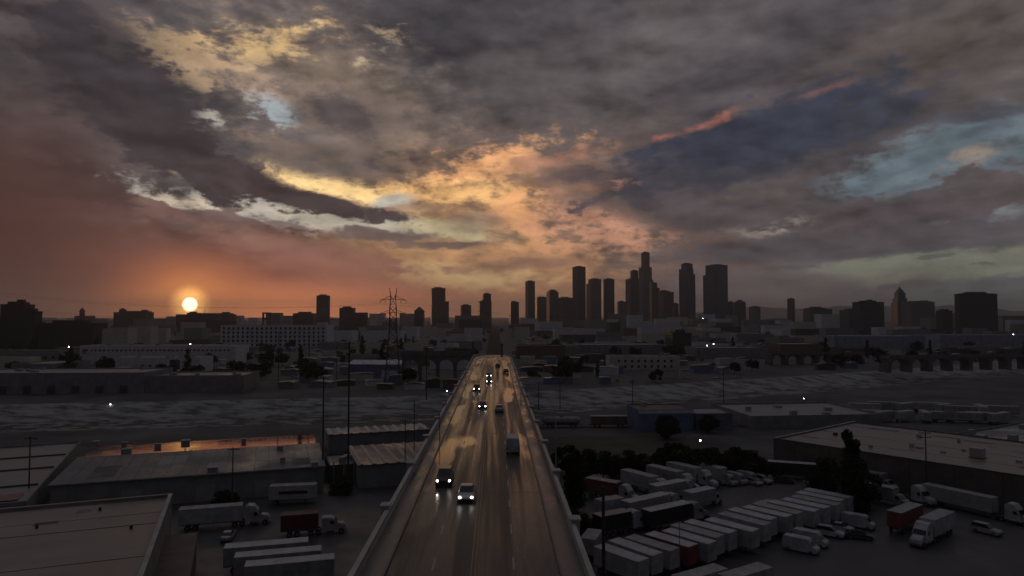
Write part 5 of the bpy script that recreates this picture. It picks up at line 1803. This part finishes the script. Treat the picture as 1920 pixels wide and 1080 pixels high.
levels = [0, 6, 12, 17, 22, 26.5, 30.5, 34, 37.5, 41, ZT]
for sx, sy in ((-1, -1), (1, -1), (1, 1), (-1, 1)):
    MB().line([(sx * leg_half(z), sy * leg_half(z), z) for z in levels], 0.2, 5).build('leg', DARKSTEEL, pylon)
q = MB()
for a, b in zip(levels, levels[1:]):
    ha, hb = leg_half(a), leg_half(b)
    cs = [(-1, -1), (1, -1), (1, 1), (-1, 1)]
    for i in range(4):
        (x0, y0), (x1, y1) = cs[i], cs[(i + 1) % 4]
        q.tube((x0 * ha, y0 * ha, a), (x1 * hb, y1 * hb, b), 0.1, n=4)
        q.tube((x1 * ha, y1 * ha, a), (x0 * hb, y0 * hb, b), 0.1, n=4)
        q.tube((x0 * hb, y0 * hb, b), (x1 * hb, y1 * hb, b), 0.1, n=4)
tag(q.build('bracing', DARKSTEEL, pylon), kind='stuff')
ARMS = ((41.5, 7.8), (49.5, 7.4))
for z, L in ARMS:
    q = MB()
    for s in (-1, 1):
        for y in (-1.0, 1.0):
            q.tube((0, y, z + 0.4), (s * L, 0, z - 0.4), 0.16, n=5)
            q.tube((s * 1.0, y, z + 2.2), (s * L, 0, z - 0.4), 0.12, n=5)
    q.build('crossarm', DARKSTEEL, pylon)
    for x in (-L, -L * 0.6, L * 0.6, L):
        MB().line([(x, 0, z - 0.4), (x, 0, z - 2.2)], 0.14).build('insulator', DARKP, pylon)
for s in (-1, 1):
    MB().line([(s * 1.9, -1.6, ZT), (s * 1.5, 0, 50.5), (s * 2.1, 0, 56.5)], 0.16, 5).line([(s * 1.9, 1.6, ZT), (s * 1.2, 0, 50.5), (s * 2.1, 0, 56.5)], 0.16, 5).line([(-s * 1.9, 0, ZT), (s * 1.4, 0, 52)], 0.13, 5).build('peak', DARKSTEEL, pylon)


def wire(name, a, b, sag, r, label, group):
    pts = []
    for i in range(15):
        t = i / 14
        p = a.lerp(b, t)
        p.z -= sag * 4 * t * (1 - t)
        pts.append(p)
    o = MB().line([p - a for p in pts], r, 4).build(name, DARKSTEEL, None, a)
    tag(o, label, 'cable', group)


for z, L in ARMS:
    for s in (-1, 1):
        a = pylon.location + Vector((s * L, 0, z - 2.2))
        wire('power_line', a, Vector((-330 + s * L, 380, z + 8)), 7, 0.045, 'thin power line running left from the %s end of the %s pylon crossarm' % ('left' if s < 0 else 'right', 'lower' if z < 45 else 'upper'), 'power lines of the pylon')
        wire('power_line', a, Vector((260 + s * L, 700, z + 4)), 12, 0.045, 'thin power line running right from the %s end of the %s pylon crossarm' % ('left' if s < 0 else 'right', 'lower' if z < 45 else 'upper'), 'power lines of the pylon')
WW = {'l1': 'the pole at the left edge', 'l2': 'the pole above the semi truck', 'm2': 'the second tall steel pole', 'm1': 'the tallest steel pole', 'm4': 'the pole by the bridge parapet', 't0': 'the first river bank pole', 't1': 'the second river bank pole', 't2': 'the third river bank pole', 't3': 'the fourth river bank pole', 's0': 'the first far mast', 's1': 'the second far mast', 's2': 'the third far mast'}
for a, b in (('l1', 'l2'), ('l2', 'm2'), ('m2', 'm1'), ('m1', 'm4'), ('t0', 't1'), ('t1', 't2'), ('t2', 't3'), ('s0', 's1'), ('s1', 's2')):
    for off in (-1.1, 1.1):
        wire('overhead_wire', tops[a] + Vector((off, 0.2, -0.3)), tops[b] + Vector((off, 0.2, -0.3)), 1.2, 0.02, '%s wire from %s to %s' % ('left' if off < 0 else 'right', WW[a], WW[b]), 'wires between poles')


# lit lamps
def lamp(label, px, py, depth, mat, r=0.3):
    p = at_depth(px, py, depth)
    t = thing('street_lamp', label, 'lamp', (p.x, p.y, 0))
    hgt = p.z
    MB().tube((0, 0.5, -0.2), (0, 0.5, hgt + 0.3), 0.1, 0.07).build('post', DARKSTEEL, t)
    MB().tube((0, 0.5, hgt + 0.3), (0, 0, hgt + 0.3), 0.06).build('arm', DARKSTEEL, t)
    MB().ball((0, 0, hgt), r * 0.72, 10, 6, 0.8).build('lit_head', mat, t)


lamp('lit white lamp on the left before the broad black block', 129, 650, 500, LAMP_WHITE, 0.42)
lamp('lit lamp on a tall post above the white depot under the sun', 357, 645, 470, LAMP_WHITE, 0.34)
lamp('lit white lamp on the left river bank', 207, 758, 315, LAMP_WHITE, 0.26)
lamp('lit white lamp under the viaduct left of the bridge', 838, 733, 352, LAMP_WHITE, 0.32)
lamp('lit warm lamp behind the hedge right of the bridge', 1313, 826, 190, LAMP_WARM, 0.26)
lamp('lit small lamp at the foot of the broad glass tower', 1318, 597, 1500, LAMP_WHITE, 0.75)
lamp('left one of the pair of lit yard lamps right of the cream building', 1326, 648, 560, LAMP_WHITE, 0.4)
lamp('right one of the pair of lit yard lamps right of the cream building', 1338, 645, 565, LAMP_WHITE, 0.4)
lamp('faint lit lamp near the river on the right', 1507, 747, 300, LAMP_WHITE, 0.16)
lamp('lit lamp at the far right edge before the pale blue halls', 1900, 627, 740, LAMP_WHITE, 0.45)

# ------------------------------------------------------------------ hazy air over the whole plain
hz = bpy.data.materials.new('hazy_air')
hz.use_nodes = True
ht = hz.node_tree
ht.nodes.clear()
ho = ht.nodes.new('ShaderNodeOutputMaterial')
hv_ = ht.nodes.new('ShaderNodeVolumePrincipled')
hv_.inputs['Color'].default_value = (0.86, 0.85, 0.86, 1)
hv_.inputs['Density'].default_value = 0.000105
hv_.inputs['Anisotropy'].default_value = 0.6
ht.links.new(hv_.outputs[0], ho.inputs['Volume'])
tag(MB().box(-8800, 11800, -2800, 14500, -22, 330).build('haze', hz), 'thin hazy evening air over the plain', None, None, 'stuff')
